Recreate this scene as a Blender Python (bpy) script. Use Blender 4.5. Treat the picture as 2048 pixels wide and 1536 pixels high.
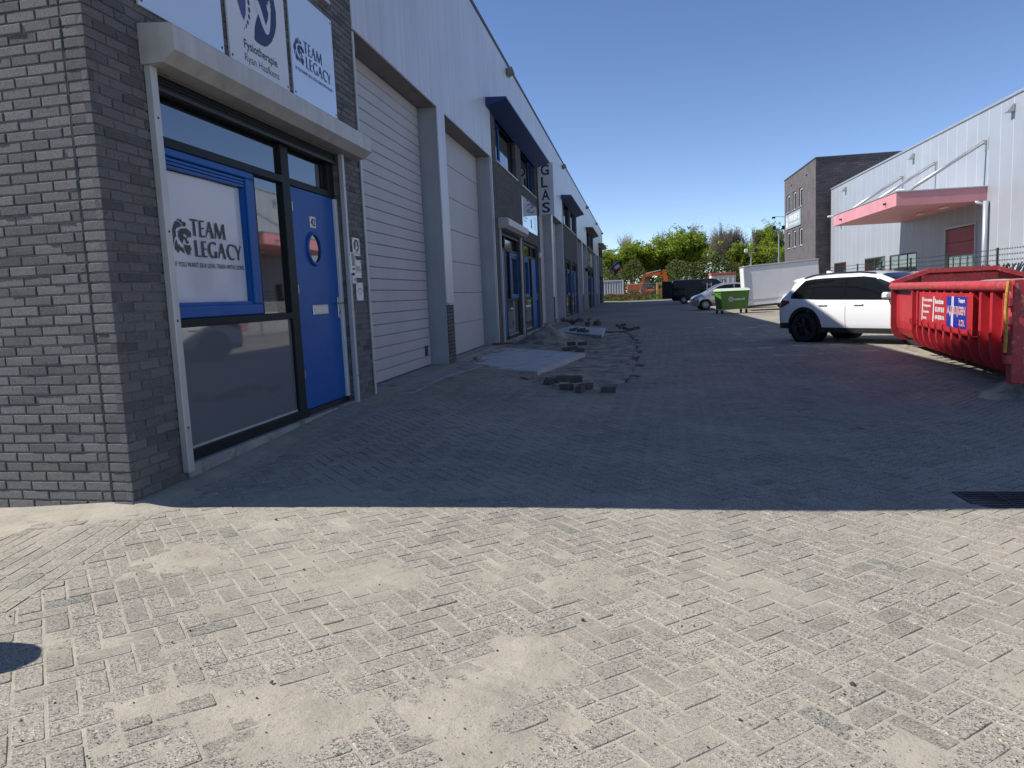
import bpy, bmesh, math, random
import numpy as np
from mathutils import Vector, Matrix

random.seed(7)
RNG = np.random.default_rng(7)
scene = bpy.context.scene
for o in list(bpy.data.objects):
    bpy.data.objects.remove(o)
COL = scene.collection
RAD = math.radians

# ------------------------------------------------------------------ camera
FPX, YAW, PITCH, ROLL, CAM_H = 1487.336, 0.168162, 0.117084, 0.044558, 1.32
def _cam_axes():
    c, s = math.cos, math.sin
    fw = np.array([-s(YAW) * c(PITCH), c(YAW) * c(PITCH), -s(PITCH)])
    r = np.array([c(YAW), s(YAW), 0.0])
    d = np.cross(fw, r)
    r2 = c(ROLL) * r + s(ROLL) * d
    d2 = -s(ROLL) * r + c(ROLL) * d
    return np.array([r2, d2, fw])
AX = _cam_axes()
CAMP = np.array([0.0, 0.0, CAM_H])
cam = bpy.data.cameras.new('camera')
cam.sensor_width = 36.0
cam.lens = FPX * 36.0 / 2048.0
cam.clip_start = 0.05
cam.clip_end = 3000
cam_o = bpy.data.objects.new('camera', cam)
COL.objects.link(cam_o)
mw = Matrix.Identity(4)
for i in range(3):
    mw[i][0] = AX[0][i]; mw[i][1] = -AX[1][i]; mw[i][2] = -AX[2][i]; mw[i][3] = CAMP[i]
cam_o.matrix_world = mw
scene.camera = cam_o

def ray(x, y): return AX.T @ np.array([(x - 1024) / FPX, (y - 768) / FPX, 1.0])
def on_x(x, y, X):
    d = ray(x, y); return CAMP + d * (X / d[0])
def on_y(x, y, Y):
    d = ray(x, y); return CAMP + d * (Y / d[1])
def on_z(x, y, Z=0.0):
    d = ray(x, y); return CAMP + d * ((Z - CAM_H) / d[2])
def proj(P):
    v = AX @ (np.asarray(P, float) - CAMP); return 1024 + FPX * v[0] / v[2], 768 + FPX * v[1] / v[2], v[2]

# ------------------------------------------------------------------ light
SUN_EL = math.atan(0.957)
SUN_TY = 0.10                        # shadows run along +x, a hair towards +y
world = bpy.data.worlds.new('World'); scene.world = world; world.use_nodes = True
nt = world.node_tree
sky = nt.nodes.new('ShaderNodeTexSky'); sky.sky_type = 'NISHITA'; sky.sun_disc = False
sky.sun_elevation = SUN_EL; sky.sun_rotation = RAD(270) - math.atan(SUN_TY)
sky.altitude = 0; sky.air_density = 0.6; sky.dust_density = 0.0; sky.ozone_density = 1.0
hs = nt.nodes.new('ShaderNodeHueSaturation'); hs.inputs['Saturation'].default_value = 1.10; hs.inputs['Hue'].default_value = 0.507
nt.links.new(sky.outputs[0], hs.inputs['Color']); nt.links.new(hs.outputs[0], nt.nodes['Background'].inputs[0])
nt.nodes['Background'].inputs[1].default_value = 0.122
sun = bpy.data.lights.new('sun', 'SUN'); sun.energy = 4.7; sun.angle = RAD(0.5); sun.color = (1.0, 0.965, 0.91)
sun_o = bpy.data.objects.new('sun', sun); COL.objects.link(sun_o)
sd = Vector((math.cos(SUN_EL), math.cos(SUN_EL) * SUN_TY, -math.sin(SUN_EL)))
sun_o.rotation_euler = sd.to_track_quat('-Z', 'Y').to_euler(); sun_o.location = (-20, -4, 25)
scene.view_settings.view_transform = 'Standard'
scene.view_settings.look = 'None'
scene.view_settings.exposure = 0.5
scene.view_settings.gamma = 1.0
scene.view_settings.use_curve_mapping = False

# ------------------------------------------------------------------ ground shape
def S(t, a, b):
    t = np.clip((np.asarray(t, float) - a) / (b - a), 0, 1); return t * t * (3 - 2 * t)
def gz(x, y):
    x = np.asarray(x, float); y = np.asarray(y, float)
    z = 0.085 * S(y, 4.5, 8.5) * (1 - S(x, -3.2, -0.3))
    z = z - 0.16 * S(x, -3.0, 2.6) * (1 - S(x, 3.0, 5.0)) * (1 - S(y, 9, 17))
    z = z + 0.0026 * np.clip(y - 22, 0, 68)
    z = z - 0.065 * (1 - S(x, -4.6, -3.3)) * (1 - S(y, 4.6, 5.2))
    z = z + 0.030 * (fbm(x * 0.45 + 7, y * 0.45, 61, 2) - 0.5) * (1 - S(y, 20, 30)) * S(x, -3.4, -2.2)
    return z
def _h(ix, iy, s):
    n = (ix.astype(np.int64) * 374761393 + iy.astype(np.int64) * 668265263 + s * 974634777) & 0x7fffffff
    n = ((n ^ (n >> 13)) * 1274126177) & 0x7fffffff
    return ((n ^ (n >> 16)) & 0xffff) / 65535.0
def vnoise(x, y, s=0):
    x = np.asarray(x, float); y = np.asarray(y, float)
    ix = np.floor(x); iy = np.floor(y); fx = x - ix; fy = y - iy
    fx = fx * fx * (3 - 2 * fx); fy = fy * fy * (3 - 2 * fy)
    a = _h(ix, iy, s); b = _h(ix + 1, iy, s); c = _h(ix, iy + 1, s); d = _h(ix + 1, iy + 1, s)
    return (a * (1 - fx) + b * fx) * (1 - fy) + (c * (1 - fx) + d * fx) * fy
def fbm(x, y, s=0, o=4):
    r = 0; a = 0.5; t = 0
    for i in range(o):
        r = r + a * vnoise(x * 2 ** i, y * 2 ** i, s + i); t += a; a *= 0.5
    return r / t

# ------------------------------------------------------------------ mesh helpers
def wm(o): return (wm(o.parent) if o.parent else Matrix.Identity(4)) @ o.matrix_basis
class MB:
    def __init__(self): self.v = []; self.f = []; self.m = []
    def add(self, vs, fs, mi=0):
        n = len(self.v)
        self.v.extend([tuple(map(float, p)) for p in vs])
        self.f.extend([tuple(i + n for i in q) for q in fs]); self.m.extend([mi] * len(fs)); return self
    def box(self, x0, x1, y0, y1, z0, z1, mi=0):
        return self.add([(x0,y0,z0),(x1,y0,z0),(x1,y1,z0),(x0,y1,z0),(x0,y0,z1),(x1,y0,z1),(x1,y1,z1),(x0,y1,z1)],
            [(0,3,2,1),(4,5,6,7),(0,1,5,4),(1,2,6,5),(2,3,7,6),(3,0,4,7)], mi)
    def cbox(self, x0, x1, y0, y1, z0, z1, b=0.01, mi=0):
        """box with chamfered edges"""
        b = min(b, (x1-x0)*.45, (y1-y0)*.45, (z1-z0)*.45)
        vs = []; idx = {}
        for i, X in enumerate((x0, x1)):
            for j, Y in enumerate((y0, y1)):
                for k, Z in enumerate((z0, z1)):
                    sx, sy, sz = (b if i == 0 else -b), (b if j == 0 else -b), (b if k == 0 else -b)
                    for a, p in enumerate(((X, Y+sy, Z+sz), (X+sx, Y, Z+sz), (X+sx, Y+sy, Z))):
                        idx[i,j,k,a] = len(vs); vs.append(p)
        fs = []
        for i in (0, 1):
            q = [idx[i,0,0,0], idx[i,1,0,0], idx[i,1,1,0], idx[i,0,1,0]]; fs.append(q if i else q[::-1])
            q = [idx[0,i,0,1], idx[0,i,1,1], idx[1,i,1,1], idx[1,i,0,1]]; fs.append(q if i else q[::-1])
            q = [idx[0,0,i,2], idx[1,0,i,2], idx[1,1,i,2], idx[0,1,i,2]]; fs.append(q if i else q[::-1])
        for j in (0, 1):
            for k in (0, 1):
                q = [idx[0,j,k,1], idx[1,j,k,1], idx[1,j,k,2], idx[0,j,k,2]]; fs.append(q if j == k else q[::-1])
                q = [idx[j,0,k,0], idx[j,1,k,0], idx[j,1,k,2], idx[j,0,k,2]]; fs.append(q[::-1] if j == k else q)
                q = [idx[j,k,0,0], idx[j,k,1,0], idx[j,k,1,1], idx[j,k,0,1]]; fs.append(q if j == k else q[::-1])
        for i in (0, 1):
            for j in (0, 1):
                for k in (0, 1):
                    q = [idx[i,j,k,a] for a in range(3)]; fs.append(q if (i+j+k) % 2 else q[::-1])
        return self.add(vs, fs, mi)
    def cyl(self, p0, p1, r0, r1=None, n=12, mi=0, cap=True):
        r1 = r0 if r1 is None else r1
        p0 = Vector(p0); p1 = Vector(p1); d = (p1 - p0)
        if d.length < 1e-6: return self
        d.normalize(); a = d.orthogonal().normalized(); b = d.cross(a)
        vs = []
        for p, r in ((p0, r0), (p1, r1)):
            for i in range(n):
                t = 2 * math.pi * i / n; vs.append(p + (a * math.cos(t) + b * math.sin(t)) * r)
        fs = [(i, (i+1) % n, n + (i+1) % n, n + i) for i in range(n)]
        if cap: fs += [tuple(range(n))[::-1], tuple(range(n, 2*n))]
        return self.add(vs, fs, mi)
    def tube(self, pts, r, n=8, mi=0):
        for i in range(len(pts) - 1):
            self.cyl(pts[i], pts[i+1], r if np.isscalar(r) else r[i], r if np.isscalar(r) else r[i+1], n, mi)
        return self
    def prism(self, poly, axis, a, b, mi=0):
        """extrude a 2D polygon along an axis; poly is in the two other axes (in order)"""
        n = len(poly)
        def P(u, v, w):
            return {'x': (w, u, v), 'y': (u, w, v), 'z': (u, v, w)}[axis]
        vs = [P(u, v, a) for u, v in poly] + [P(u, v, b) for u, v in poly]
        fs = [tuple(range(n))[::-1], tuple(range(n, 2*n))] + [(i, (i+1) % n, n+(i+1) % n, n+i) for i in range(n)]
        return self.add(vs, fs, mi)
    def grid(self, fn, nu, nv, mi=0):
        vs = [fn(i / nu, j / nv) for j in range(nv + 1) for i in range(nu + 1)]
        w = nu + 1
        return self.add(vs, [(j*w+i, j*w+i+1, (j+1)*w+i+1, (j+1)*w+i) for j in range(nv) for i in range(nu)], mi)
    def lathe(self, prof, c, axis='y', n=24, mi=0):
        """prof: (radius, offset along axis) list"""
        vs = []
        for r, h in prof:
            for i in range(n):
                t = 2*math.pi*i/n; u, v = r*math.cos(t), r*math.sin(t)
                vs.append({'x': (c[0]+h, c[1]+u, c[2]+v), 'y': (c[0]+u, c[1]+h, c[2]+v), 'z': (c[0]+u, c[1]+v, c[2]+h)}[axis])
        k = len(prof)
        return self.add(vs, [(j*n+i, j*n+(i+1) % n, (j+1)*n+(i+1) % n, (j+1)*n+i) for j in range(k-1) for i in range(n)], mi)
    def mesh(self, name, mats, smooth=False, fix=True):
        me = bpy.data.meshes.new(name); me.from_pydata(self.v, [], self.f); me.update()
        if fix:
            bm = bmesh.new(); bm.from_mesh(me); bmesh.ops.recalc_face_normals(bm, faces=bm.faces); bm.to_mesh(me); bm.free()
        for m in (mats if isinstance(mats, (list, tuple)) else [mats]): me.materials.append(m)
        if isinstance(mats, (list, tuple)) and len(mats) > 1:
            me.polygons.foreach_set('material_index', self.m)
        if smooth:
            if smooth is True: me.shade_smooth()
            else: me.shade_smooth(); me.set_sharp_from_angle(angle=RAD(smooth))
        return me
    def build(self, name, mats, parent=None, smooth=False, world=False, fix=True):
        """world=True: vertices are world coordinates; the object's origin goes to their base centre"""
        off = None
        if world:
            A = np.array(self.v)
            inv = wm(parent).inverted() if parent is not None else Matrix.Identity(4)
            if parent is not None:
                R = np.array(inv); A = A @ R[:3, :3].T + R[:3, 3]
            off = np.array([(A[:,0].min()+A[:,0].max())/2, (A[:,1].min()+A[:,1].max())/2, A[:,2].min()])
            self.v = [tuple(p) for p in (A - off)]
        me = self.mesh(name, mats, smooth, fix)
        o = bpy.data.objects.new(name, me); COL.objects.link(o)
        if parent is not None: o.parent = parent
        if off is not None: o.location = off
        return o

def thing(name, label, cat, loc=(0,0,0), rz=0.0, group=None, rot=None):
    o = bpy.data.objects.new(name, None); o.empty_display_size = 0.2; COL.objects.link(o)
    o.location = loc; o.rotation_euler = rot if rot else (0, 0, rz)
    o.matrix_world = Matrix.LocRotScale(Vector(loc), o.rotation_euler, Vector((1,1,1)))
    return tag(o, label, cat, group)
def tag(o, label, cat, group=None):
    o['label'] = label; o['category'] = cat
    if group: o['group'] = group
    return o
def struct(o): o['kind'] = 'structure'; return o
def stuff(o): o['kind'] = 'stuff'; return o
def dup(o, parent=None):
    c = o.copy(); COL.objects.link(c); c.parent = parent
    for ch in o.children: dup(ch, c)
    return c
def fill_loops(loops, res=1):
    """triangulated 2D fill with holes -> (verts, faces)"""
    cu = bpy.data.curves.new('loops', 'CURVE'); cu.dimensions = '2D'; cu.fill_mode = 'BOTH'
    for L in loops:
        sp = cu.splines.new('POLY'); sp.points.add(len(L) - 1)
        for p, q in zip(sp.points, L): p.co = (q[0], q[1], 0, 1)
        sp.use_cyclic_u = True
    ob = bpy.data.objects.new('loops', cu); COL.objects.link(ob)
    me = bpy.data.meshes.new_from_object(ob.evaluated_get(bpy.context.evaluated_depsgraph_get()))
    vs = [tuple(v.co[:2]) for v in me.vertices]; fs = [tuple(p.vertices) for p in me.polygons]
    bpy.data.objects.remove(ob); bpy.data.curves.remove(cu); bpy.data.meshes.remove(me)
    return vs, fs
_tc = {}
def text_2d(s, bold=0.0):
    """lettering as flat polygons scaled to the unit box -> verts, faces, aspect"""
    if (s, bold) in _tc: return _tc[s, bold]
    cu = bpy.data.curves.new('lettering', 'FONT'); cu.body = s; cu.offset = bold; cu.resolution_u = 3
    ob = bpy.data.objects.new('lettering', cu); COL.objects.link(ob)
    me = bpy.data.meshes.new_from_object(ob.evaluated_get(bpy.context.evaluated_depsgraph_get()))
    V = np.array([v.co[:2] for v in me.vertices]); fs = [tuple(p.vertices) for p in me.polygons]
    bpy.data.objects.remove(ob); bpy.data.curves.remove(cu); bpy.data.meshes.remove(me)
    mn, mx = V.min(0), V.max(0); V = (V - mn) / (mx - mn)
    _tc[s, bold] = ([tuple(p) for p in V], fs, (mx - mn)[0] / (mx - mn)[1]); return _tc[s, bold]
def put_text(mb, s, O, U, Vv, w, h, bold=0.0, mi=0):
    """lettering in a w x h box: lower left corner O, unit reading direction U, up direction Vv"""
    vs, fs, _ = text_2d(s, bold); O, U, Vv = Vector(O), Vector(U), Vector(Vv)
    mb.add([O + U * (a * w) + Vv * (b * h) for a, b in vs], fs, mi)

# ------------------------------------------------------------------ materials
class NT:
    def __init__(self, name):
        self.m = bpy.data.materials.new(name); self.m.use_nodes = True
        self.t = self.m.node_tree; self.b = self.t.nodes['Principled BSDF']
    def n(self, kind, **kw):
        x = self.t.nodes.new('ShaderNode' + kind)
        for k, v in kw.items():
            if k in x.inputs: x.inputs[k].default_value = v
            else: setattr(x, k, v)
        return x
    def l(self, a, b): self.t.links.new(a, b)
    def pos(self): return self.n('NewGeometry').outputs['Position']
    def noise(self, vec, scale, detail=3, rough=0.55, out='Fac'):
        x = self.n('TexNoise', Scale=scale, Detail=detail, Roughness=rough); self.l(vec, x.inputs['Vector']); return x.outputs[out]
    def ramp(self, fac, stops):
        r = self.n('ValToRGB'); e = r.color_ramp.elements
        while len(e) < len(stops): e.new(0.5)
        for i, (p, c) in enumerate(stops):
            e[i].position = p; e[i].color = (*c, 1) if len(c) == 3 else c
        self.l(fac, r.inputs[0]); return r.outputs[0]
    def mix(self, fac, a, b, mode='MIX'):
        x = self.n('Mix', data_type='RGBA', blend_type=mode)
        for s, v in ((x.inputs[0], fac), (x.inputs[6], a), (x.inputs[7], b)):
            if hasattr(v, 'is_output'): self.l(v, s)
            elif isinstance(v, (tuple, list)): s.default_value = (*v, 1) if len(v) == 3 else v
            else: s.default_value = v
        return x.outputs[2]
    def math(self, op, a, b=0.0, clamp=False):
        x = self.n('Math', operation=op); x.use_clamp = clamp
        for s, v in ((x.inputs[0], a), (x.inputs[1], b)):
            if hasattr(v, 'is_output'): self.l(v, s)
            else: s.default_value = v
        return x.outputs[0]
    def bump(self, h, strength=0.3, dist=0.01, prev=None):
        b = self.n('Bump', Strength=strength, Distance=dist); self.l(h, b.inputs['Height'])
        if prev is not None: self.l(prev, b.inputs['Normal'])
        return b.outputs[0]
    def rand(self):
        a = self.n('ObjectInfo').outputs['Random']; b = self.n('NewGeometry').outputs['Random Per Island']
        return self.math('FRACT', self.math('ADD', a, b))
    def scaled(self, vec, s):
        x = self.n('Mapping'); x.inputs['Scale'].default_value = s; self.l(vec, x.inputs['Vector']); return x.outputs[0]
    def done(self, **kw):
        for k, v in kw.items():
            k = {'col': 'Base Color', 'rough': 'Roughness', 'metal': 'Metallic', 'spec': 'Specular IOR Level', 'normal': 'Normal', 'ior': 'IOR', 'coat': 'Coat Weight', 'coatr': 'Coat Roughness'}.get(k, k)
            s = self.b.inputs[k]
            if hasattr(v, 'is_output'): self.l(v, s)
            elif isinstance(v, (tuple, list)): s.default_value = (*v, 1) if len(v) == 3 else v
            else: s.default_value = v
        return self.m

def plain(name, col, rough=0.5, metal=0.0, var=0.12, scale=3.0, bump=0.0, bscale=60, streak=0.0, dirt=None, spec=0.5, coat=0.0):
    """painted or bare surface: base colour with soft tonal variation, streaks, dirt patches and fine relief"""
    k = NT(name); p = k.pos()
    c = tuple(col)
    out = k.mix(k.ramp(k.noise(p, scale, 4), [(0.3, (0,0,0)), (0.7, (1,1,1))]), tuple(x*(1-var) for x in c), tuple(min(1, x*(1+var)) for x in c))
    if streak:
        st = k.ramp(k.noise(k.scaled(p, (9, 9, 0.35)), 1.0, 4, 0.65), [(0.45, (0,0,0)), (0.75, (1,1,1))])
        out = k.mix(k.math('MULTIPLY', st, streak), out, tuple(x*0.45 for x in c))
    if dirt:
        dm = k.ramp(k.noise(p, dirt[1], 6, 0.7), [(dirt[2], (0,0,0)), (dirt[2]+0.08, (1,1,1))])
        out = k.mix(dm, out, dirt[0])
    kw = dict(col=out, rough=rough, metal=metal, spec=spec, coat=coat)
    r = k.math('ADD', k.math('MULTIPLY', k.noise(p, scale*4, 3), 0.2), rough - 0.1)
    kw['rough'] = r
    if bump: kw['normal'] = k.bump(k.noise(p, bscale, 4), bump, 0.004)
    return k.done(**kw)

def glass_mat(name, col=(0.012, 0.015, 0.018), ior=1.75, rough=0.015):
    k = NT(name); p = k.pos()
    r = k.math('ADD', k.math('MULTIPLY', k.noise(p, 2.5, 4), 0.03), rough)
    nb = k.bump(k.noise(p, 1.3, 1), 0.05, 0.01)
    return k.done(col=col, rough=r, ior=ior, normal=nb)

SAND = (0.375, 0.338, 0.272)
def dust_patch(k, p):
    """the dustier ground in front of the shopfront"""
    d = k.n('VectorMath', operation='DISTANCE'); k.l(p, d.inputs[0]); d.inputs[1].default_value = (-2.6, 7.6, 0.0)
    return k.math('SUBTRACT', 1.0, k.math('DIVIDE', d.outputs['Value'], 3.4), True)
def sand_mask(k, p):
    """where loose sand lies over the paving"""
    a = k.noise(p, 0.75, 3, 0.6); b = k.noise(p, 4.5, 5, 0.65)
    m = k.math('ADD', k.math('MULTIPLY', a, 0.62), k.math('MULTIPLY', b, 0.38))
    return k.math('ADD', m, k.math('MULTIPLY', dust_patch(k, p), 0.13))

def paver_mat():
    k = NT('concrete_paver'); p = k.pos(); rnd = k.rand()
    base = k.ramp(rnd, [(0.0, (0.215, 0.195, 0.163)), (0.3, (0.28, 0.256, 0.215)), (0.6, (0.305, 0.278, 0.233)), (0.96, (0.335, 0.305, 0.255)), (1.0, (0.20, 0.203, 0.172))])
    v = k.n('TexVoronoi', Scale=185.0); k.l(p, v.inputs['Vector'])
    g = k.n('SeparateColor'); k.l(v.outputs['Color'], g.inputs[0])
    spk = k.ramp(g.outputs[0], [(0.0, (0.15,0.15,0.15)), (0.18, (0.32,0.32,0.32)), (0.30, (0.97,0.97,0.97)), (0.84, (1.03,1.03,1.03)), (0.94, (1.7,1.7,1.62))])
    col = k.mix(1.0, base, spk, 'MULTIPLY')
    big = k.ramp(k.noise(p, 0.5, 3), [(0.3, (0.86,0.86,0.87)), (0.7, (1.12,1.1,1.08))])
    col = k.mix(1.0, col, big, 'MULTIPLY')
    m = k.math('ADD', sand_mask(k, p), k.math('MULTIPLY', k.math('SUBTRACT', rnd, 0.5), -0.10))
    sm = k.ramp(m, [(0.38, (0.10,0.10,0.10)), (0.52, (0.34,0.34,0.34)), (0.64, (0.90,0.90,0.90))])
    sand = k.mix(k.noise(p, 230, 2), tuple(c*0.82 for c in SAND), tuple(c*1.15 for c in SAND))
    col = k.mix(sm, col, sand)
    h = k.math('ADD', k.math('MULTIPLY', v.outputs['Distance'], 1.0), k.math('MULTIPLY', k.noise(p, 400, 2), 0.3))
    nb = k.bump(h, 0.32, 0.005)
    nb = k.bump(k.noise(p, 40, 4), 0.2, 0.006, nb)
    return k.done(col=col, rough=0.9, spec=0.25, normal=nb)
def sand_mat(name='sand', dark=1.0, coarse=1.0):
    k = NT(name); p = k.pos()
    c = k.mix(k.ramp(k.noise(p, 3.0, 6, 0.65), [(0.35, (0,0,0)), (0.65, (1,1,1))]), tuple(x*(0.84 if dark > .9 else .55)*dark for x in SAND), tuple(x*(1.08 if dark > .9 else 1.5)*dark for x in SAND))
    v = k.n('TexVoronoi', Scale=190.0); k.l(p, v.inputs['Vector'])
    g = k.n('SeparateColor'); k.l(v.outputs['Color'], g.inputs[0])
    spk = k.ramp(g.outputs[0], [(0.0, (0.55,0.55,0.55)), (0.05, (0.7,0.7,0.7)), (0.09, (1,1,1)), (0.96, (1,1,1)), (1.0, (1.3,1.3,1.3))])
    c = k.mix(0.8, c, k.mix(1.0, c, spk, 'MULTIPLY'))
    nb = k.bump(k.noise(p, 170, 3), 0.5*coarse, 0.004); nb = k.bump(k.noise(p, 22, 5, 0.6), 0.5*coarse, 0.012, nb)
    return k.done(col=c, rough=0.95, spec=0.15, normal=nb)
def far_paving_mat():
    k = NT('far_paving'); p = k.pos()
    mp = k.n('Mapping'); mp.inputs['Rotation'].default_value = (0, 0, RAD(45)); k.l(p, mp.inputs['Vector'])
    b = k.n('TexBrick', Scale=1.0); b.offset = 0.5
    b.inputs['Brick Width'].default_value = 0.2; b.inputs['Row Height'].default_value = 0.1; b.inputs['Mortar Size'].default_value = 0.006
    b.inputs['Color1'].default_value = (0.275, 0.248, 0.20, 1); b.inputs['Color2'].default_value = (0.22, 0.198, 0.162, 1); b.inputs['Mortar'].default_value = (0.34, 0.30, 0.24, 1)
    k.l(mp.outputs[0], b.inputs['Vector'])
    sm = k.ramp(k.noise(k.scaled(p, (1, 0.25, 1)), 0.6, 6, 0.65), [(0.42, (0.05,0.05,0.05)), (0.68, (0.75,0.75,0.75))])
    col = k.mix(sm, b.outputs['Color'], tuple(c*0.9 for c in SAND))
    col = k.mix(1.0, col, k.ramp(k.noise(p, 0.18, 3), [(0.3, (0.82,0.82,0.84)), (0.7, (1.08,1.08,1.06))]), 'MULTIPLY')
    nb = k.bump(b.outputs['Fac'], 0.3, 0.004)
    return k.done(col=col, rough=0.9, spec=0.25, normal=nb)
def brick_mat():
    k = NT('rough_grey_brick'); p = k.pos(); rnd = k.rand()
    base = k.ramp(rnd, [(0.0, (0.155,0.155,0.158)), (0.3, (0.215,0.214,0.217)), (0.75, (0.255,0.252,0.252)), (0.93, (0.24,0.234,0.23)), (1.0, (0.13,0.128,0.13))])
    sp = k.noise(p, 210, 3, 0.7)
    col = k.mix(1.0, base, k.ramp(sp, [(0.3, (0.5,0.5,0.5)), (0.5, (1,1,1)), (0.72, (1.75,1.72,1.68))]), 'MULTIPLY')
    sz = k.n('SeparateXYZ'); k.l(p, sz.inputs[0])
    foot = k.math('MULTIPLY', k.math('SUBTRACT', 1.0, k.math('DIVIDE', sz.outputs[2], 0.5), True), k.noise(p, 6, 5))
    col = k.mix(k.math('MULTIPLY', foot, 0.5, True), col, (0.30, 0.27, 0.21))
    eff = k.ramp(k.noise(p, 9, 6, 0.7), [(0.66, (0,0,0)), (0.78, (0.35,0.35,0.35))])
    col = k.mix(eff, col, (0.32, 0.31, 0.29))
    nb = k.bump(sp, 1.0, 0.016); nb = k.bump(k.noise(p, 55, 4, 0.6), 0.8, 0.014, nb)
    return k.done(col=col, rough=0.92, spec=0.25, normal=nb)
def brick_tex_mat(name, axis, c1, c2, mortar, bw=0.22, rh=0.0672, ms=0.006):
    """walls too far away to tell the bricks apart"""
    k = NT(name); p = k.pos(); sx = k.n('SeparateXYZ'); k.l(p, sx.inputs[0])
    cb = k.n('CombineXYZ'); k.l(sx.outputs[axis], cb.inputs[0]); k.l(sx.outputs[2], cb.inputs[1])
    b = k.n('TexBrick', Scale=1.0); b.offset = 0.5
    b.inputs['Brick Width'].default_value = bw; b.inputs['Row Height'].default_value = rh; b.inputs['Mortar Size'].default_value = ms
    b.inputs['Color1'].default_value = (*c1, 1); b.inputs['Color2'].default_value = (*c2, 1); b.inputs['Mortar'].default_value = (*mortar, 1)
    k.l(cb.outputs[0], b.inputs['Vector'])
    col = k.mix(1.0, b.outputs['Color'], k.ramp(k.noise(p, 1.2, 4), [(0.3, (0.85,0.85,0.85)), (0.7, (1.15,1.14,1.12))]), 'MULTIPLY')
    nb = k.bump(b.outputs['Fac'], 0.5, -0.008); nb = k.bump(k.noise(p, 120, 3), 0.4, 0.006, nb)
    return k.done(col=col, rough=0.9, spec=0.25, normal=nb)
def leaf_mat(name, c1, c2):
    k = NT(name); rnd = k.n('NewGeometry').outputs['Random Per Island']
    col = k.mix(rnd, c1, c2); m = k.done(col=col, rough=0.75, spec=0.12)
    tr = k.n('BsdfTranslucent'); k.l(col, tr.inputs[0]); mx = k.n('MixShader'); mx.inputs[0].default_value = 0.35
    k.l(k.b.outputs[0], mx.inputs[1]); k.l(tr.outputs[0], mx.inputs[2])
    k.l(mx.outputs[0], k.t.nodes['Material Output'].inputs[0]); return m

M = {}
M['paver'] = paver_mat(); M['sand'] = sand_mat(); M['dug'] = sand_mat('dug_sand', 0.78, 1.4); M['far'] = far_paving_mat()
M['brick'] = brick_mat()
M['mortar'] = plain('mortar', (0.185, 0.18, 0.174), 0.95, var=0.2, scale=12, bump=0.6, bscale=160)
M['brickx'] = brick_tex_mat('brick_wall_side', 1, (0.145,0.14,0.138), (0.105,0.102,0.10), (0.04,0.04,0.04), ms=0.008)
M['bricky'] = brick_tex_mat('brick_wall_front', 0, (0.13,0.127,0.125), (0.10,0.097,0.097), (0.08,0.08,0.08))
M['dbrickx'] = brick_tex_mat('dark_brick_side', 1, (0.135,0.12,0.122), (0.105,0.095,0.098), (0.09,0.083,0.085), 0.25, 0.08, 0.008)
M['dbricky'] = brick_tex_mat('dark_brick_front', 0, (0.115,0.104,0.106), (0.082,0.075,0.078), (0.055,0.05,0.052), 0.5, 0.16, 0.014)
M['clad'] = plain('white_cladding', (0.60, 0.61, 0.63), 0.38, 0.15, 0.07, 0.8, 0.05, 30, streak=0.36)
M['clad_side'] = plain('grey_reveal', (0.36, 0.38, 0.40), 0.45, 0.1, 0.10, 1.5, streak=0.12)
M['soffit'] = plain('brown_grey_soffit', (0.20, 0.185, 0.17), 0.6, 0, 0.15, 4)
M['garage'] = plain('grey_sectional_door', (0.44, 0.435, 0.44), 0.5, 0, 0.05, 1.2, 0.12, 180, streak=0.08)
M['trim'] = plain('pale_grey_trim', (0.50, 0.50, 0.49), 0.45, 0.2, 0.08, 4)
M['shutterbox'] = plain('weathered_shutter_box', (0.50, 0.48, 0.44), 0.45, 0.2, 0.10, 5, streak=0.3)
M['darkframe'] = plain('dark_green_frame', (0.012, 0.018, 0.018), 0.5, 0, 0.15, 6, spec=0.2)
M['blue'] = plain('blue_paint', (0.002, 0.085, 0.33), 0.4, 0, 0.08, 3, spec=0.3)
M['bluecan'] = plain('blue_canopy', (0.010, 0.035, 0.14), 0.35, 0, 0.15, 3)
M['glass'] = glass_mat('window_glass', ior=2.9); M['tint'] = glass_mat('car_glass', (0.006,0.007,0.008), 1.55)
M['greypanel'] = glass_mat('grey_glazed_panel', (0.15, 0.153, 0.165), 1.8)
M['poster'] = plain('white_window_film', (0.60, 0.61, 0.66), 0.12, 0, 0.04, 1.5)
M['signwhite'] = plain('glossy_white_board', (0.66, 0.70, 0.74), 0.05, 0, 0.03, 1.0, spec=1.0, coat=1.0)
M['signmatt'] = plain('satin_white_board', (0.70, 0.70, 0.70), 0.22, 0, 0.03, 1.0)
M['signwhite'].node_tree.nodes['Principled BSDF'].inputs['IOR'].default_value = 2.3
M['ink'] = plain('dark_grey_print', (0.035, 0.040, 0.042), 0.5, var=0.05)
M['navy'] = plain('navy_print', (0.012, 0.030, 0.11), 0.5, var=0.05)
M['purple'] = plain('violet_print', (0.075, 0.055, 0.20), 0.5, var=0.2, scale=2)
M['white'] = plain('white_plastic', (0.70, 0.70, 0.68), 0.4, var=0.06)
M['cream'] = plain('cream_lamp_plastic', (0.66, 0.62, 0.48), 0.4, var=0.08)
M['steel'] = plain('brushed_steel', (0.55, 0.55, 0.54), 0.32, 0.85, 0.06, 10)
M['black'] = plain('black_plastic', (0.014, 0.014, 0.015), 0.45, var=0.2)
M['rubber'] = plain('tyre_rubber', (0.016, 0.016, 0.017), 0.85, var=0.25, scale=8)
M['conc'] = plain('fresh_concrete', (0.47, 0.47, 0.465), 0.85, var=0.12, scale=2.2, bump=0.3, bscale=45, dirt=((0.20,0.18,0.15), 2.6, 0.60))
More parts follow.
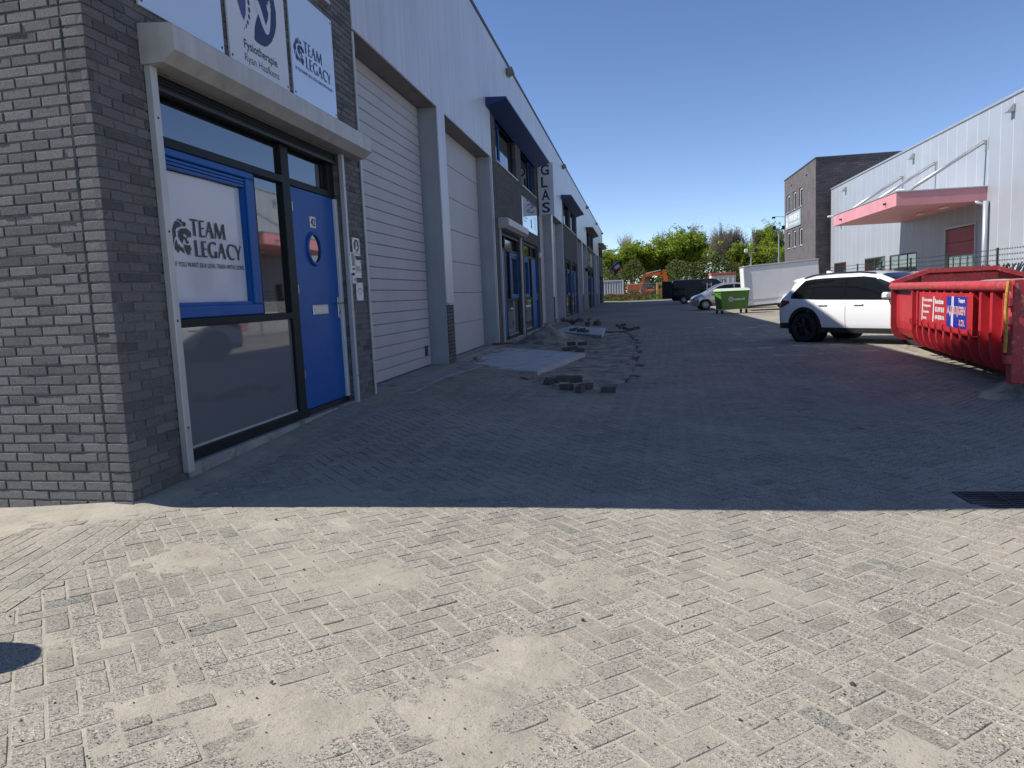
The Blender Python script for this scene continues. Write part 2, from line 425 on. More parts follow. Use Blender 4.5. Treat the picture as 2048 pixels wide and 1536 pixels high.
M['oldconc'] = plain('worn_concrete', (0.30, 0.295, 0.28), 0.9, var=0.22, scale=3.5, bump=0.4, bscale=40, dirt=((0.17,0.155,0.13), 3.2, 0.55))
M['loose'] = plain('dark_loose_paver', (0.085, 0.078, 0.068), 0.92, var=0.35, scale=9, bump=0.6, bscale=90, dirt=((0.24,0.21,0.16), 14, 0.60))
M['lead'] = plain('dark_roof_edge', (0.06, 0.062, 0.062), 0.5, 0.2, 0.15, 4)
# setting: ground sheet, paving, sand -------------------------------------------------
FX, FRONT_Y = -3.39, 4.43            # street facade plane, gable (front) wall plane
def sheet(name, xs, ys, zf, mat, smooth=True):
    xs = np.asarray(xs); ys = np.asarray(ys); X, Y = np.meshgrid(xs, ys); Z = zf(X, Y)
    V = np.stack([X, Y, Z], -1).reshape(-1, 3); w = len(xs); h = len(ys)
    a = (np.arange(h-1)[:, None]*w + np.arange(w-1)[None, :]).reshape(-1)
    F = np.stack([a, a+1, a+1+w, a+w], -1)
    me = bpy.data.meshes.new(name)
    me.vertices.add(len(V)); me.vertices.foreach_set('co', V.reshape(-1))
    me.loops.add(F.size); me.loops.foreach_set('vertex_index', F.reshape(-1))
    me.polygons.add(len(F)); me.polygons.foreach_set('loop_start', np.arange(len(F))*4)
    me.update(calc_edges=True); me.validate()
    if smooth: me.shade_smooth()
    me.materials.append(mat)
    o = bpy.data.objects.new(name, me); COL.objects.link(o); return o

M['soil'] = plain('bare_ground', (0.20, 0.185, 0.15), 0.95, var=0.3, scale=0.5, bump=0.3, bscale=6)
struct(sheet('ground', np.r_[np.linspace(-600, -40, 15), np.linspace(-30, 60, 46), np.linspace(80, 700, 15)],
       np.r_[np.linspace(-400, -10, 10), np.linspace(-4, 100, 53), np.linspace(120, 900, 18)], lambda x, y: gz(x, y) - 0.20, M['soil']))
Y_FAR = 25.0
def joint_dirt_mat():
    k = NT('dirty_joint_sand'); p = k.pos(); sx = k.n('SeparateXYZ'); k.l(p, sx.inputs[0])
    wall = k.math('DIVIDE', k.math('SUBTRACT', -2.85, sx.outputs[0]), 0.35, True)
    m = k.math('ADD', k.noise(p, 1.1, 6, 0.65), k.math('ADD', k.math('MULTIPLY', dust_patch(k, p), 0.25), k.math('MULTIPLY', wall, 0.5)))
    c = k.mix(k.ramp(m, [(0.52, (0,0,0)), (0.66, (1,1,1))]), (0.10, 0.09, 0.072), tuple(v*.85 for v in SAND))
    c = k.mix(1.0, c, k.ramp(k.noise(p, 14, 5), [(0.3, (.8,.8,.8)), (.7, (1.15,1.15,1.15))]), 'MULTIPLY')
    return k.done(col=c, rough=0.95, spec=0.15, normal=k.bump(k.noise(p, 60, 4), 0.4, 0.006))
M['jointdirt'] = joint_dirt_mat()
struct(sheet('far_paved_road', np.linspace(-3.7, 14, 40), np.linspace(Y_FAR, 87, 90), lambda x, y: gz(x, y) - 0.004, M['far']))
struct(sheet('side_paved_yard', np.linspace(9.0, 15, 14), np.linspace(-6, Y_FAR + .2, 40), lambda x, y: gz(x, y) - 0.008, M['far']))

# dug-up strip where the pavers were lifted
TR = [(-3.35, 14.0), (-1.95, 12.6), (-1.55, 10.9), (-0.25, 10.6), (-0.02, 13.5), (0.05, 17.0), (0.0, 21.5), (-0.25, 24.5), (-0.6, 27.5), (-3.4, 27.5)]
def in_tr(x, y):
    x = np.asarray(x, float); y = np.asarray(y, float); r = np.zeros(np.broadcast(x, y).shape, bool)
    for i in range(len(TR)):
        (x0, y0), (x1, y1) = TR[i], TR[(i+1) % len(TR)]
        c = ((y0 > y) != (y1 > y)) & (x < (x1-x0)*(y-y0)/(y1-y0+1e-9)+x0); r ^= c
    return r
def wall_ramp(x, y):
    """sand swept up against the foot of the walls"""
    d1 = np.where(x < FX, np.clip(FRONT_Y - y, 0, 9), np.hypot(np.clip(x - FX, 0, 9), np.clip(FRONT_Y - y, 0, 9)))
    d2 = np.where(y > FRONT_Y, np.clip(x - FX, 0, 9), 9)
    return 0.022*np.exp(-(d1/0.24)**2) + 0.03*np.exp(-(d2/0.16)**2)
def drift(x, y):
    n = fbm(x*0.9, y*0.9, 11, 4) - 0.5
    z = 0.007*n - .0014 + 0.0065*(fbm(x*7, y*7, 31, 3)-0.5) + 0.002*(fbm(x*28, y*28, 51, 2)-0.5)
    for (px_, py_, r, a) in ((1000, 1330, .22, .0065), (930, 1400, .15, .005), (1060, 1270, .14, .006), (990, 1470, .13, .005), (760, 1150, .25, .0045), (1140, 1130, .3, .0045),
                             (330, 1130, .25, .004), (1500, 1150, .3, .003), (1800, 1450, .25, .004), (300, 1400, .28, .0035), (620, 1420, .18, .004)):
        c = on_z(px_, py_, -0.02); z = z + a*np.exp(-(((x-c[0])**2+(y-c[1])**2)/r**2))
    c = on_z(985, 1350, -0.02); d = np.hypot(x-c[0], y-c[1])
    z = z + 0.004*np.sin((x*0.4+y)*75)*np.exp(-(d/.16)**2)
    return z
def sand_z(x, y):
    t = in_tr(x, y)
    z = gz(x, y) - 0.0009 - 0.0042*S(y, 4.7, 5.6)*S(x, -3.1, -2.4) + np.clip(drift(x, y), -0.0016, 0.02) + wall_ramp(x, y)
    zt = gz(x, y) - 0.032 + 0.07*(fbm(x*1.6, y*1.3, 77, 4)-0.5) + 0.035*(fbm(x*7, y*7, 78, 3)-0.5)
    return np.where(t, zt, z)
yard = struct(sheet('paved_yard', np.arange(-5.2, 4.6, 0.02), np.arange(1.0, 6.6, 0.02), sand_z, M['sand']))
sy = struct(sheet('sandy_bedding', np.r_[np.arange(-3.5, 0.6, 0.06), np.arange(0.6, 9.2, 0.2)], np.r_[np.arange(6.58, 25.2, 0.06)], sand_z, M['jointdirt']))
struct(sheet('sandy_forecourt', np.arange(-16, 9.2, 0.4), np.r_[np.arange(-8, 1.01, 0.3), 1.02], lambda x, y: gz(x, y) - 0.004 + 0.02*(fbm(x, y, 3)-.5), M['sand']))
struct(sheet('sandy_gable_strip', np.linspace(-16, -5.18, 30), np.linspace(1.0, FRONT_Y+.3, 18), sand_z, M['sand']))
struct(sheet('sandy_yard_strip', np.linspace(4.56, 9.2, 30), np.linspace(1.0, 6.62, 30), sand_z, M['sand']))
struct(sheet('dug_bedding', np.arange(-3.38, 0.1, 0.05), np.arange(10.5, 25.2, 0.05), lambda x, y: np.where(in_tr(x, y), sand_z(x, y) + 0.004, gz(x, y) - 0.15), M['dug']))

# pavers in herringbone ---------------------------------------------------------------
PW, ANG = 0.1, RAD(42.0)
ca, sa = math.cos(ANG), math.sin(ANG)
B0, B1 = np.array([-2.80, 2.60]), np.array([-3.16, 4.38])          # border between field and edge course
bd = (B1-B0)/np.linalg.norm(B1-B0); bn = np.array([bd[1], -bd[0]])   # bn points to the field (right)
def clip(poly, p, n):
    out = []
    for i in range(len(poly)):
        a, b = poly[i], poly[(i+1) % len(poly)]; da, db = np.dot(a-p, n), np.dot(b-p, n)
        if da >= 0: out.append(a)
        if da*db < 0: out.append(a + (b-a)*da/(da-db))
    return out
def area(P): return 0.5*sum(P[i][0]*P[(i+1) % len(P)][1]-P[(i+1) % len(P)][0]*P[i][1] for i in range(len(P)))
pav = []                                                              # (polygon, centre)
JG = 0.0045
def shrink(P, g):
    c = sum(P)/len(P); out = []
    n = len(P)
    for i in range(n):                                                # inset by moving edges
        a, b, d = P[i-1], P[i], P[(i+1) % n]
        e1 = (b-a)/np.linalg.norm(b-a); e2 = (d-b)/np.linalg.norm(d-b)
        n1 = np.array([-e1[1], e1[0]]); n2 = np.array([-e2[1], e2[0]])
        den = 1+np.dot(n1, n2); out.append(b + (n1+n2)*g/max(den, 0.25))
    return out
NR = 420
GC = on_z(2010, 1000, -0.155)                                        # drain grate
for i in range(-NR, NR):
    for j in range(-NR, NR):
        k = (i-j) % 4
        if k == 0: w, h = 2, 1
        elif k == 3: w, h = 1, 2
        else: continue
        cx_, cy_ = (i+w/2)*PW, (j+h/2)*PW
        X, Y = ca*cx_-sa*cy_, sa*cx_+ca*cy_
        if not (1.15 < Y < Y_FAR + .1 and -3.45 < X < min(9.0, 0.85*Y+2.6)): continue
        if in_tr(X + 0.1*math.sin(37.7*X+91*Y), Y): continue
        if ((X-GC[0])/.29)**4 + ((Y-GC[1])/.23)**4 < 1: continue
        q = [np.array([ca*a-sa*b, sa*a+ca*b]) for a, b in ((i*PW, j*PW), ((i+w)*PW, j*PW), ((i+w)*PW, (j+h)*PW), (i*PW, (j+h)*PW))]
        if Y < 6:
            q = clip(q, B0, bn)
            if len(q) < 3 or area(q) < 0.0008: continue
        if X < -3.2 and Y > 4.3:
            q = clip(q, np.array([FX+.03, 0]), np.array([1.0, 0]))
            if len(q) < 3 or area(q) < 0.001: continue
        pav.append((q, X, Y))
# edge course along the border: rows parallel to the border
for r in range(0, 9):
    for s in range(-14, 14):
        a0 = s*0.2 + (0.1 if r % 2 else 0); u0, u1 = a0, a0+0.2
        q = [B0 + bd*u - bn*v for u, v in ((u0, r*.1), (u0, (r+1)*.1), (u1, (r+1)*.1), (u1, r*.1))][::-1]
        if area(q) < 0: q = q[::-1]
        q = clip(q, np.array([0, FRONT_Y-.03]), np.array([0, -1.0]))
        if len(q) < 3 or area(q) < 0.002: continue
        c = sum(q)/len(q)
        if c[1] < 1.1 or c[0] < -5.1: continue
        pav.append((q, c[0], c[1]))
def parea(q):
    P = [proj((p[0], p[1], 0)) for p in q]
    if min(p[2] for p in P) < .3: return 0
    cxp = sum(p[0] for p in P)/len(P); cyp = sum(p[1] for p in P)/len(P)
    if not (0 < cxp < 2048 and 0 < cyp < 1536): return 0
    return abs(area([np.array(p[:2]) for p in P]))
pav.sort(key=lambda t: -parea(t[0]))
def paver_geo(q, c, tilt, dz):
    """chamfered slab with slightly rounded corners, local to its centre c"""
    q = shrink([np.asarray(p) for p in q], JG)
    r = []                                                            # cut corners
    n = len(q)
    for i in range(n):
        a, b, d = q[i-1], q[i], q[(i+1) % n]
        e1 = np.linalg.norm(a-b); e2 = np.linalg.norm(d-b); t = min(0.007, e1*.3, e2*.3)
        r += [b+(a-b)*t/e1, b+(d-b)*t/e2]
    m = len(r); top = shrink(r, 0.0030)
    def zz(p, z): return z + dz + tilt[0]*(p[0]-c[0]) + tilt[1]*(p[1]-c[1])
    vs = [(p[0]-c[0], p[1]-c[1], zz(p, -0.05)) for p in r] + [(p[0]-c[0], p[1]-c[1], zz(p, -0.0028)) for p in r] + [(p[0]-c[0], p[1]-c[1], zz(p, 0)) for p in top]
    fs = [(i, (i+1) % m, m+(i+1) % m, m+i) for i in range(m)] + [(m+i, m+(i+1) % m, 2*m+(i+1) % m, 2*m+i) for i in range(m)] + [tuple(range(2*m, 3*m))]
    return vs, fs
eps = 0.02
shared = {}
rest = MB()
yard_parent = yard
for n_, (q, X, Y) in enumerate(pav):
    g0 = float(gz(X, Y)) + float(wall_ramp(X, Y))*0.5
    sx = float(gz(X+eps, Y)-gz(X-eps, Y))/(2*eps); sy_ = float(gz(X, Y+eps)-gz(X, Y-eps))/(2*eps)
    tl = (sx + random.gauss(0, 0.008), sy_ + random.gauss(0, 0.008)); dz = random.gauss(0.0003, 0.0010)
    if n_ < 300:
        c = sum(q)/len(q)
        full = len(q) == 4 and abs(area(q)-0.02) < 1e-6
        e = q[1]-q[0]
        key = (round(math.degrees(math.atan2(e[1], e[0]))) % 180, round(float(np.linalg.norm(e)), 2)) if full else None
        if key is None or key not in shared:
            mb = MB(); mb.add(*paver_geo(q, c, (0, 0), 0)); me = mb.mesh('paver', M['paver'], fix=False)
            if key: shared[key] = me
        else: me = shared[key]
        o = bpy.data.objects.new('paver', me); COL.objects.link(o); o.parent = yard
        o.location = (c[0], c[1], g0+dz); o.rotation_euler = (math.atan(tl[1]), -math.atan(tl[0]), 0)
    else:
        vs, fs = paver_geo(q, np.array([0.0, 0.0]), (0, 0), 0)
        rest.add([(v[0], v[1], v[2]+g0+dz+tl[0]*(v[0]-X)+tl[1]*(v[1]-Y)) for v in vs], fs)
ro = stuff(rest.build('paver_field', M['paver'], yard, fix=False))
print('pavers', len(pav), 'field tris', len(rest.f))
del rest

# parking marks: single white pavers
M['mark'] = plain('white_paver_mark', (0.52, 0.51, 0.48), 0.85, var=0.2, scale=20, bump=0.3)
for (x, y) in ((1598, 691), (1674, 689), (1742, 684.5), (1739, 702), (1653, 707), (1564, 711), (1526, 651), (1531, 696), (1475, 668), (1545, 662), (1720, 729), (1680, 754), (1600, 770), (1445, 646), (1500, 682), (1470, 700), (1420, 655), (1505, 655)):
    c = on_z(x, y, 0.0); z = float(gz(c[0], c[1])); c = on_z(x, y, z)
    mb = MB(); mb.cbox(-.15, .15, -.05, .05, -.03, 0.008, .004)
    o = mb.build('parking_marker', M['mark'], yard); o.location = (c[0], c[1], z)

# small stones and crumbs lying on the paving
mb = MB()
for t in range(520):
    u, v = random.uniform(0, 2048), random.uniform(1040, 1530); c = on_z(u, v, -0.02)
    r = random.choice((.0015, .002, .002, .003, .004)) * random.uniform(.7, 1.3)
    if random.random() < .03: r *= 2.2
    z = float(gz(c[0], c[1])) + r*.5 + .002
    vs = [(c[0]+r*math.cos(a)*random.uniform(.7, 1.3), c[1]+r*math.sin(a)*random.uniform(.7, 1.3), z+random.uniform(-.3, .3)*r) for a in np.arange(5)*1.256]
    mb.add(vs+[(c[0], c[1], z+r*.8), (c[0], c[1], z-r)], [(i, (i+1) % 5, 5) for i in range(5)]+[((i+1) % 5, i, 6) for i in range(5)])
M['stone'] = plain('dark_pebble', (0.075, 0.065, 0.055), 0.9, var=0.5, scale=30)
o = mb.build('loose_grit', M['stone']); stuff(o); tag(o, 'dark grit and pebbles scattered on the sunlit sandy pavers', 'grit')

# drain grate
g0 = float(gz(GC[0], GC[1]))
dr = thing('drain_grate', 'dark cast iron drain grate set flush in the shaded paving', 'drain', (GC[0], GC[1], g0))
M['rust'] = plain('rusty_cast_iron', (0.045, 0.036, 0.036), 0.7, 0.3, 0.35, 18, 0.4, 90)
mb = MB()
for a in ((-.25, .25, -.19, -.165), (-.25, .25, .165, .19), (-.25, -.225, -.165, .165), (.225, .25, -.165, .165)): mb.box(*a, -.02, .004)
mb.build('frame', M['rust'], dr)
for side in (-1, 1):
    for i in range(6):
        y = -.15 + i*.055
        mb = MB(); mb.cbox(min(side*.012, side*.222), max(side*.012, side*.222), y, y+.03, -.02, .003, .004); mb.build('bar', M['rust'], dr)
mb = MB(); mb.box(-.012, .012, -.165, .165, -.02, .003); mb.build('rib', M['rust'], dr)
mb = MB(); mb.box(-.25, .25, -.19, .19, -.09, -.06); mb.build('pit', M['black'], dr)
# ================================================================== left row of industrial units
PITCH_Y = 18.2
END_Y = 82.4
ROOF_Z, CAN_Z, HEAD_Z = 7.75, 6.0, 4.70
row = thing('warehouse_row', 'long row of grey brick and white clad industrial units with blue doors', 'building', (FX, FRONT_Y, 0))
def part(mb, name, mat, parent=None, smooth=False):
    return mb.build(name, mat, parent or row, smooth, world=True)
def wbox(name, mat, x0, x1, y0, y1, z0, z1, parent=None, b=0.0):
    mb = MB()
    if y1 < y0: y0, y1 = y1, y0
    (mb.cbox(x0, x1, y0, y1, z0, z1, b) if b else mb.box(x0, x1, y0, y1, z0, z1))
    return part(mb, name, mat, parent)

# --- corner unit: real bricks -------------------------------------------------------
CP, BL, JT = 0.0672, 0.22, 0.0105
op1 = (5.05, 8.53, 0.0, 3.05); op2 = (5.25, 8.45, 4.75, 5.92)
U1 = 9.24                                                     # right end of the brick front
core = MB()
d = 0.012                                                      # mortar sits this far behind brick faces
xi = FX-0.30
for (a, b, c, e) in ((FRONT_Y+d+.012, op1[0]+.0, -.1, CAN_Z), (op1[1], U1-.005, -.1, CAN_Z)): core.box(xi, FX-d, a, b, c, e)
core.box(xi, FX-d, op1[0], op1[1], op1[3], op2[2]); core.box(xi, FX-d, op1[0], op2[0], op2[2], CAN_Z); core.box(xi, FX-d, op2[1], op1[1], op2[2], CAN_Z)
core.box(xi, FX-d, op2[0], op2[1], op2[3], CAN_Z)
bw = part(core, 'brick_wall', M['mortar'])
GS = 0.055                                                     # the gable runs slightly back towards the left
def shear(mb): mb.v = [(x, y+(FX-x)*GS, z) for x, y, z in mb.v]; return mb
gm = MB(); gm.box(-16, FX-d-.001, FRONT_Y+d, FRONT_Y+.3, -.1, ROOF_Z-.02); gw = part(shear(gm), 'gable_wall', M['mortar'])
gt = MB(); gt.box(-16, -6.6, FRONT_Y+.001, FRONT_Y+d+.01, -.1, ROOF_Z-.03); part(shear(gt), 'far_gable_brickwork', M['bricky'])
bricks = []
def add_run(face, a0, a1, z0, phase, cuts=(), proud=None):
    """one course of stretchers between a0 and a1; face 'x' = street side (axis y), 'y' = gable (axis x)"""
    z1 = z0 + CP - JT
    t = a0 + phase - BL
    while t < a1:
        s, e = max(t, a0), min(t+BL-JT, a1-.002); t += BL + random.gauss(0, 0.0015)
        segs = [(s, e)]
        for (c0, c1, cz0, cz1) in cuts:
            if z1 > cz0 and z0 < cz1:
                ns = []
                for (p, q) in segs:
                    if q <= c0 or p >= c1: ns.append((p, q))
                    else:
                        if p < c0-.03: ns.append((p, c0-.003))
                        if q > c1+.03: ns.append((c1+.003, q))
                segs = ns
        for (p, q) in segs:
            if q-p > 0.025: bricks.append((face, p, q, z0, z1))
nc = int(CAN_Z/CP)
for c in range(-1, nc):
    z0 = c*CP - 0.01
    if z0 > 5.3: break
    add_run('x', FRONT_Y, U1, z0, 0.10 if c % 2 else 0.21, (op1, op2))
    JX = FX-0.165                                              # vertical movement joint in the gable
    bricks.append(('y', JX+.008, FX, z0, z0+CP-JT))
    add_run('y', -6.6, JX-.006, z0, (0.11 if c % 2 else 0.0)+random.uniform(-.012, .012))
def brick_geo(face, p, q, z0, z1):
    pr = random.gauss(0, .0016); dz = random.gauss(0, .0008); z0 += dz; z1 += dz; D = 0.05
    mb = MB(); b = .0045
    if face == 'x':
        cy_, cz_ = (p+q)/2, (z0+z1)/2
        y0 = p if p > FRONT_Y+.001 else FRONT_Y
        o3 = (FX+pr, cy_, cz_)
        ring = [(y0, z0), (q, z0), (q, z1), (y0, z1)]; r2 = [(y0+b, z0+b), (q-b, z0+b), (q-b, z1-b), (y0+b, z1-b)]
        V = [(FX-D, a, c) for a, c in ring] + [(FX+pr-b*.8, a, c) for a, c in ring] + [(FX+pr, a, c) for a, c in r2]
    else:
        cx_, cz_ = (p+q)/2, (z0+z1)/2; o3 = (cx_, FRONT_Y+pr, cz_)
        ring = [(p, z0), (q, z0), (q, z1), (p, z1)]; r2 = [(p+b, z0+b), (q-b, z0+b), (q-b, z1-b), (p+b, z1-b)]
        V = [(a, FRONT_Y+D, c) for a, c in ring] + [(a, FRONT_Y+pr+b*.8, c) for a, c in ring] + [(a, FRONT_Y+pr, c) for a, c in r2]
    j = lambda s: random.gauss(0, s)
    V = [(v[0]+(j(.0008)), v[1]+j(.0008), v[2]+j(.0008)) for v in V]
    F = [(i, (i+1) % 4, 4+(i+1) % 4, 4+i) for i in range(4)] + [(4+i, 4+(i+1) % 4, 8+(i+1) % 4, 8+i) for i in range(4)] + [(8, 9, 10, 11)]
    if face == 'x': return V, F, o3
    V = [(a, b+(FX-a)*GS, c) for a, b, c in V]
    return V, [f[::-1] for f in F], o3
def barea(b):
    f, p, q, z0, z1 = b
    P = [proj((FX, a, c) if f == 'x' else (a, FRONT_Y, c)) for a, c in ((p, z0), (q, z0), (q, z1), (p, z1))]
    cxp = sum(t[0] for t in P)/4; cyp = sum(t[1] for t in P)/4
    if not (-15 < cxp < 2048 and -10 < cyp < 1536): return 0
    return abs(area([np.array(t[:2]) for t in P]))
bricks.sort(key=lambda b: -barea(b))
rx = MB(); ry = MB()
for i, b in enumerate(bricks):
    V, F, o3 = brick_geo(*b)
    par = bw if b[0] == 'x' else gw
    if i < 300:
        mb = MB(); mb.add(V, F); mb.build('brick', M['brick'], par, world=True, fix=False)
    else: (rx if b[0] == 'x' else ry).add(V, F)
for mb, par in ((rx, bw), (ry, gw)):
    o = mb.build('brick_courses', M['brick'], par, world=True, fix=False); stuff(o)
jm = MB(); jm.box(FX-.170, FX-.1565, FRONT_Y+.002, FRONT_Y+.03, -.05, 5.3); part(shear(jm), 'movement_joint', M['black'], gw)
# brick reveal on the right of the shopfront
mb = MB()
for c in range(0, 45):
    z0 = c*CP - .01
    mb.cbox(FX-.10, FX-.014, op1[1]-.006, op1[1]+.05, z0, z0+CP-JT, .003)
o = part(mb, 'reveal_bricks', M['brick'], bw); stuff(o)

# --- shopfront --------------------------------------------------------------------------
XF = FX-0.10                                                  # window and door plane
def shopfront(fy, detail, door_handle=True, shutter=True):
    """fy maps the corner unit's y values to this unit (shift or mirror)"""
    def bx(name, mat, x0, x1, a, b, z0, z1, parent=None, bv=0.0):
        return wbox(name, mat, x0, x1, fy(a), fy(b), z0, z1, parent, bv)
    fr = MB()
    def fb(a, b, z0, z1, x0=XF-.06, x1=XF+.02):
        A, B = sorted((fy(a), fy(b))); fr.cbox(x0, x1, A, B, z0, z1, .006)
    fb(5.08, 8.53, 2.95, 3.05); fb(5.08, 5.20, .20, 2.95); fb(8.36 if detail else 8.44, 8.53, 2.62, 2.95)
    fb(7.20, 7.37, .20, 2.95); fb(5.20, 7.20, 2.555, 2.63, x1=XF+.03); fb(7.37, 8.53, 2.555, 2.63)
    fb(6.575, 6.625, 1.26, 2.555); fb(5.20, 7.20, 1.19, 1.26, x1=XF+.03); fb(5.08, 7.37, .15, .235, x1=XF+.05)
    win = part(fr, 'shop_window', M['darkframe'])
    bx('pane', M['glass'], XF-.03, XF-.02, 5.20, 7.20, 2.63, 2.95, win)
    bx('pane', M['glass'], XF-.03, XF-.02, 7.37, 8.40, 2.63, 2.95, win)
    bx('pane', M['glass'], XF-.03, XF-.02, 6.625, 7.20, 1.26, 2.555, win)
    if not detail: bx('pane', M['glass'], XF-.03, XF-.02, 5.33, 6.47, 1.36, 2.46, win)
    bx('lower_panel', M['greypanel'], XF-.03, XF-.012, 5.20, 7.20, .235, 1.19, win)
    bx('sill_bead', M['trim'], XF-.012, XF+.004, 5.22, 7.18, .235, .252, win)
    cf = MB()                                                   # blue casement
    for a, b, z0, z1 in ((5.20, 6.575, 1.262, 1.36), (5.20, 6.575, 2.49, 2.552), (6.43, 6.575, 1.36, 2.49), (5.20, 5.235, 1.36, 2.49)):
        A, B = sorted((fy(a), fy(b))); cf.cbox(XF-.04, XF+.035, A, B, z0, z1, .008)
    for a, b, z0, z1 in ((5.235, 6.43, 1.36, 1.385), (6.405, 6.43, 1.385, 2.40)):
        A, B = sorted((fy(a), fy(b))); cf.box(XF-.04, XF+.012, A, B, z0, z1)
    cas = part(cf, 'blue_casement', M['blue'])
    for i in range(3):
        bx('louvre', M['blue'], XF-.02, XF+.022, 5.24, 6.42, 2.405+i*.028, 2.425+i*.028, cas)
    dm = MB(); A, B = sorted((fy(7.375), fy(8.50))); dm.cbox(XF-.04, XF+.012, A, B, .21, 2.553, .006)
    dr_ = part(dm, 'door', M['blue']); 
    bx('threshold', M['black'], XF-.05, XF+.03, 7.37, 8.53, .15, .208, dr_)
    bx('guard_strip', M['white'] if detail else M['blue'], XF+.012, XF+.05, 8.455, 8.52, .215, 2.545, dr_, .004)
    if detail:
        c = (XF+.012, fy(7.845), 1.935)
        mb = MB(); mb.lathe([(0.150, 0.0), (0.150, .022), (0.172, .026), (0.186, .016), (0.19, 0)], c, 'x', 36); part(mb, 'porthole_ring', M['blue'], dr_, 40)
        mb = MB(); mb.lathe([(0.0001, .004), (0.151, .004)], c, 'x', 36); part(mb, 'porthole_glass', M['glass'], dr_)
        lb = MB(); lb.cbox(XF+.012, XF+.024, fy(7.70), fy(8.105), 1.215, 1.325, .006); L = part(lb, 'letterbox', M['steel'], dr_)
        bx('flap', M['white'], XF+.024, XF+.030, 7.73, 8.075, 1.24, 1.30, L)
        nb = MB(); nb.box(XF+.012, XF+.018, fy(7.79), fy(7.935), 2.165, 2.285); N = part(nb, 'number_plate', M['signmatt'], dr_)
        tb = MB(); put_text(tb, '42', (XF+.0205, fy(7.805), 2.185), (0,1,0), (0,0,1), .115, .082, .03); part(tb, 'number', M['ink'], N)
        for zz in (.55, 1.45, 2.3): bx('hinge', M['steel'], XF+.010, XF+.022, 7.372, 7.388, zz, zz+.09, dr_)
    hp = MB(); A, B = sorted((fy(8.40), fy(8.45))); hp.cbox(XF+.012, XF+.022, A, B, 1.16, 1.40, .004); H = part(hp, 'handle_plate', M['steel'], dr_)
    lv = MB(); lv.tube([(XF+.02, fy(8.43), 1.335), (XF+.075, fy(8.43), 1.335), (XF+.075, fy(8.30), 1.335)], .010, 8); part(lv, 'lever', M['steel'], H, True)
    cyl_ = MB(); cyl_.lathe([(0.0001, .016), (.014, .016), (.014, 0)], (XF+.02, fy(8.425), 1.22), 'x', 12); part(cyl_, 'lock', M['steel'], H)
    st = MB(); A, B = sorted((fy(5.08), fy(8.53))); st.cbox(FX-.09, FX+.005, A, B, -.05, .15, .01); part(st, 'doorstep', M['oldconc'])
    if shutter:
        x0 = FX + .002
        sb = MB(); prof = [(x0, 3.06), (FX+.17, 3.06), (FX+.27, 3.135), (FX+.27, 3.30), (FX+.26, 3.31), (x0, 3.33)]
        A, B = sorted((fy(4.975), fy(8.93 if detail else 8.6))); sb.prism([(p, q) for p, q in prof], 'y', A, B)
        sh = part(sb, 'roller_shutter', M['shutterbox'])
        for a in (4.975, 8.925 if detail else 8.595):
            ec = MB(); A, B = sorted((fy(a-.004), fy(a+.009))); ec.prism([(p+(.003 if p > x0 else 0), q+(.003 if q > 3.2 else -.003)) for p, q in prof], 'y', A, B); part(ec, 'end_cap', M['shutterbox'], sh)
        for a, b in ((5.0, 5.075), (8.50, 8.56)):
            bx('guide_rail', M['trim'], x0, FX+.055, a, b, .11, 3.058, sh, .004)
        if detail:
            for a in (5.035, 8.53):
                for zz in (.45, 1.25, 1.9, 2.7):
                    mb = MB(); mb.lathe([(.0001, .004), (.009, .003), (.010, 0)], (FX+.055, fy(a), zz), 'x', 8); part(mb, 'screw', M['black'], sh)
        for i in range(4):
            bx('slat', M['darkframe'], FX-.05, FX-.02, 5.09, 8.49, 2.965+i*.024, 2.985+i*.024, sh, .003)
        bx('bottom_bar', M['black'], FX-.055, FX-.015, 5.085, 8.495, 2.935, 2.962, sh)
ident = lambda y: y
shopfront(ident, True)
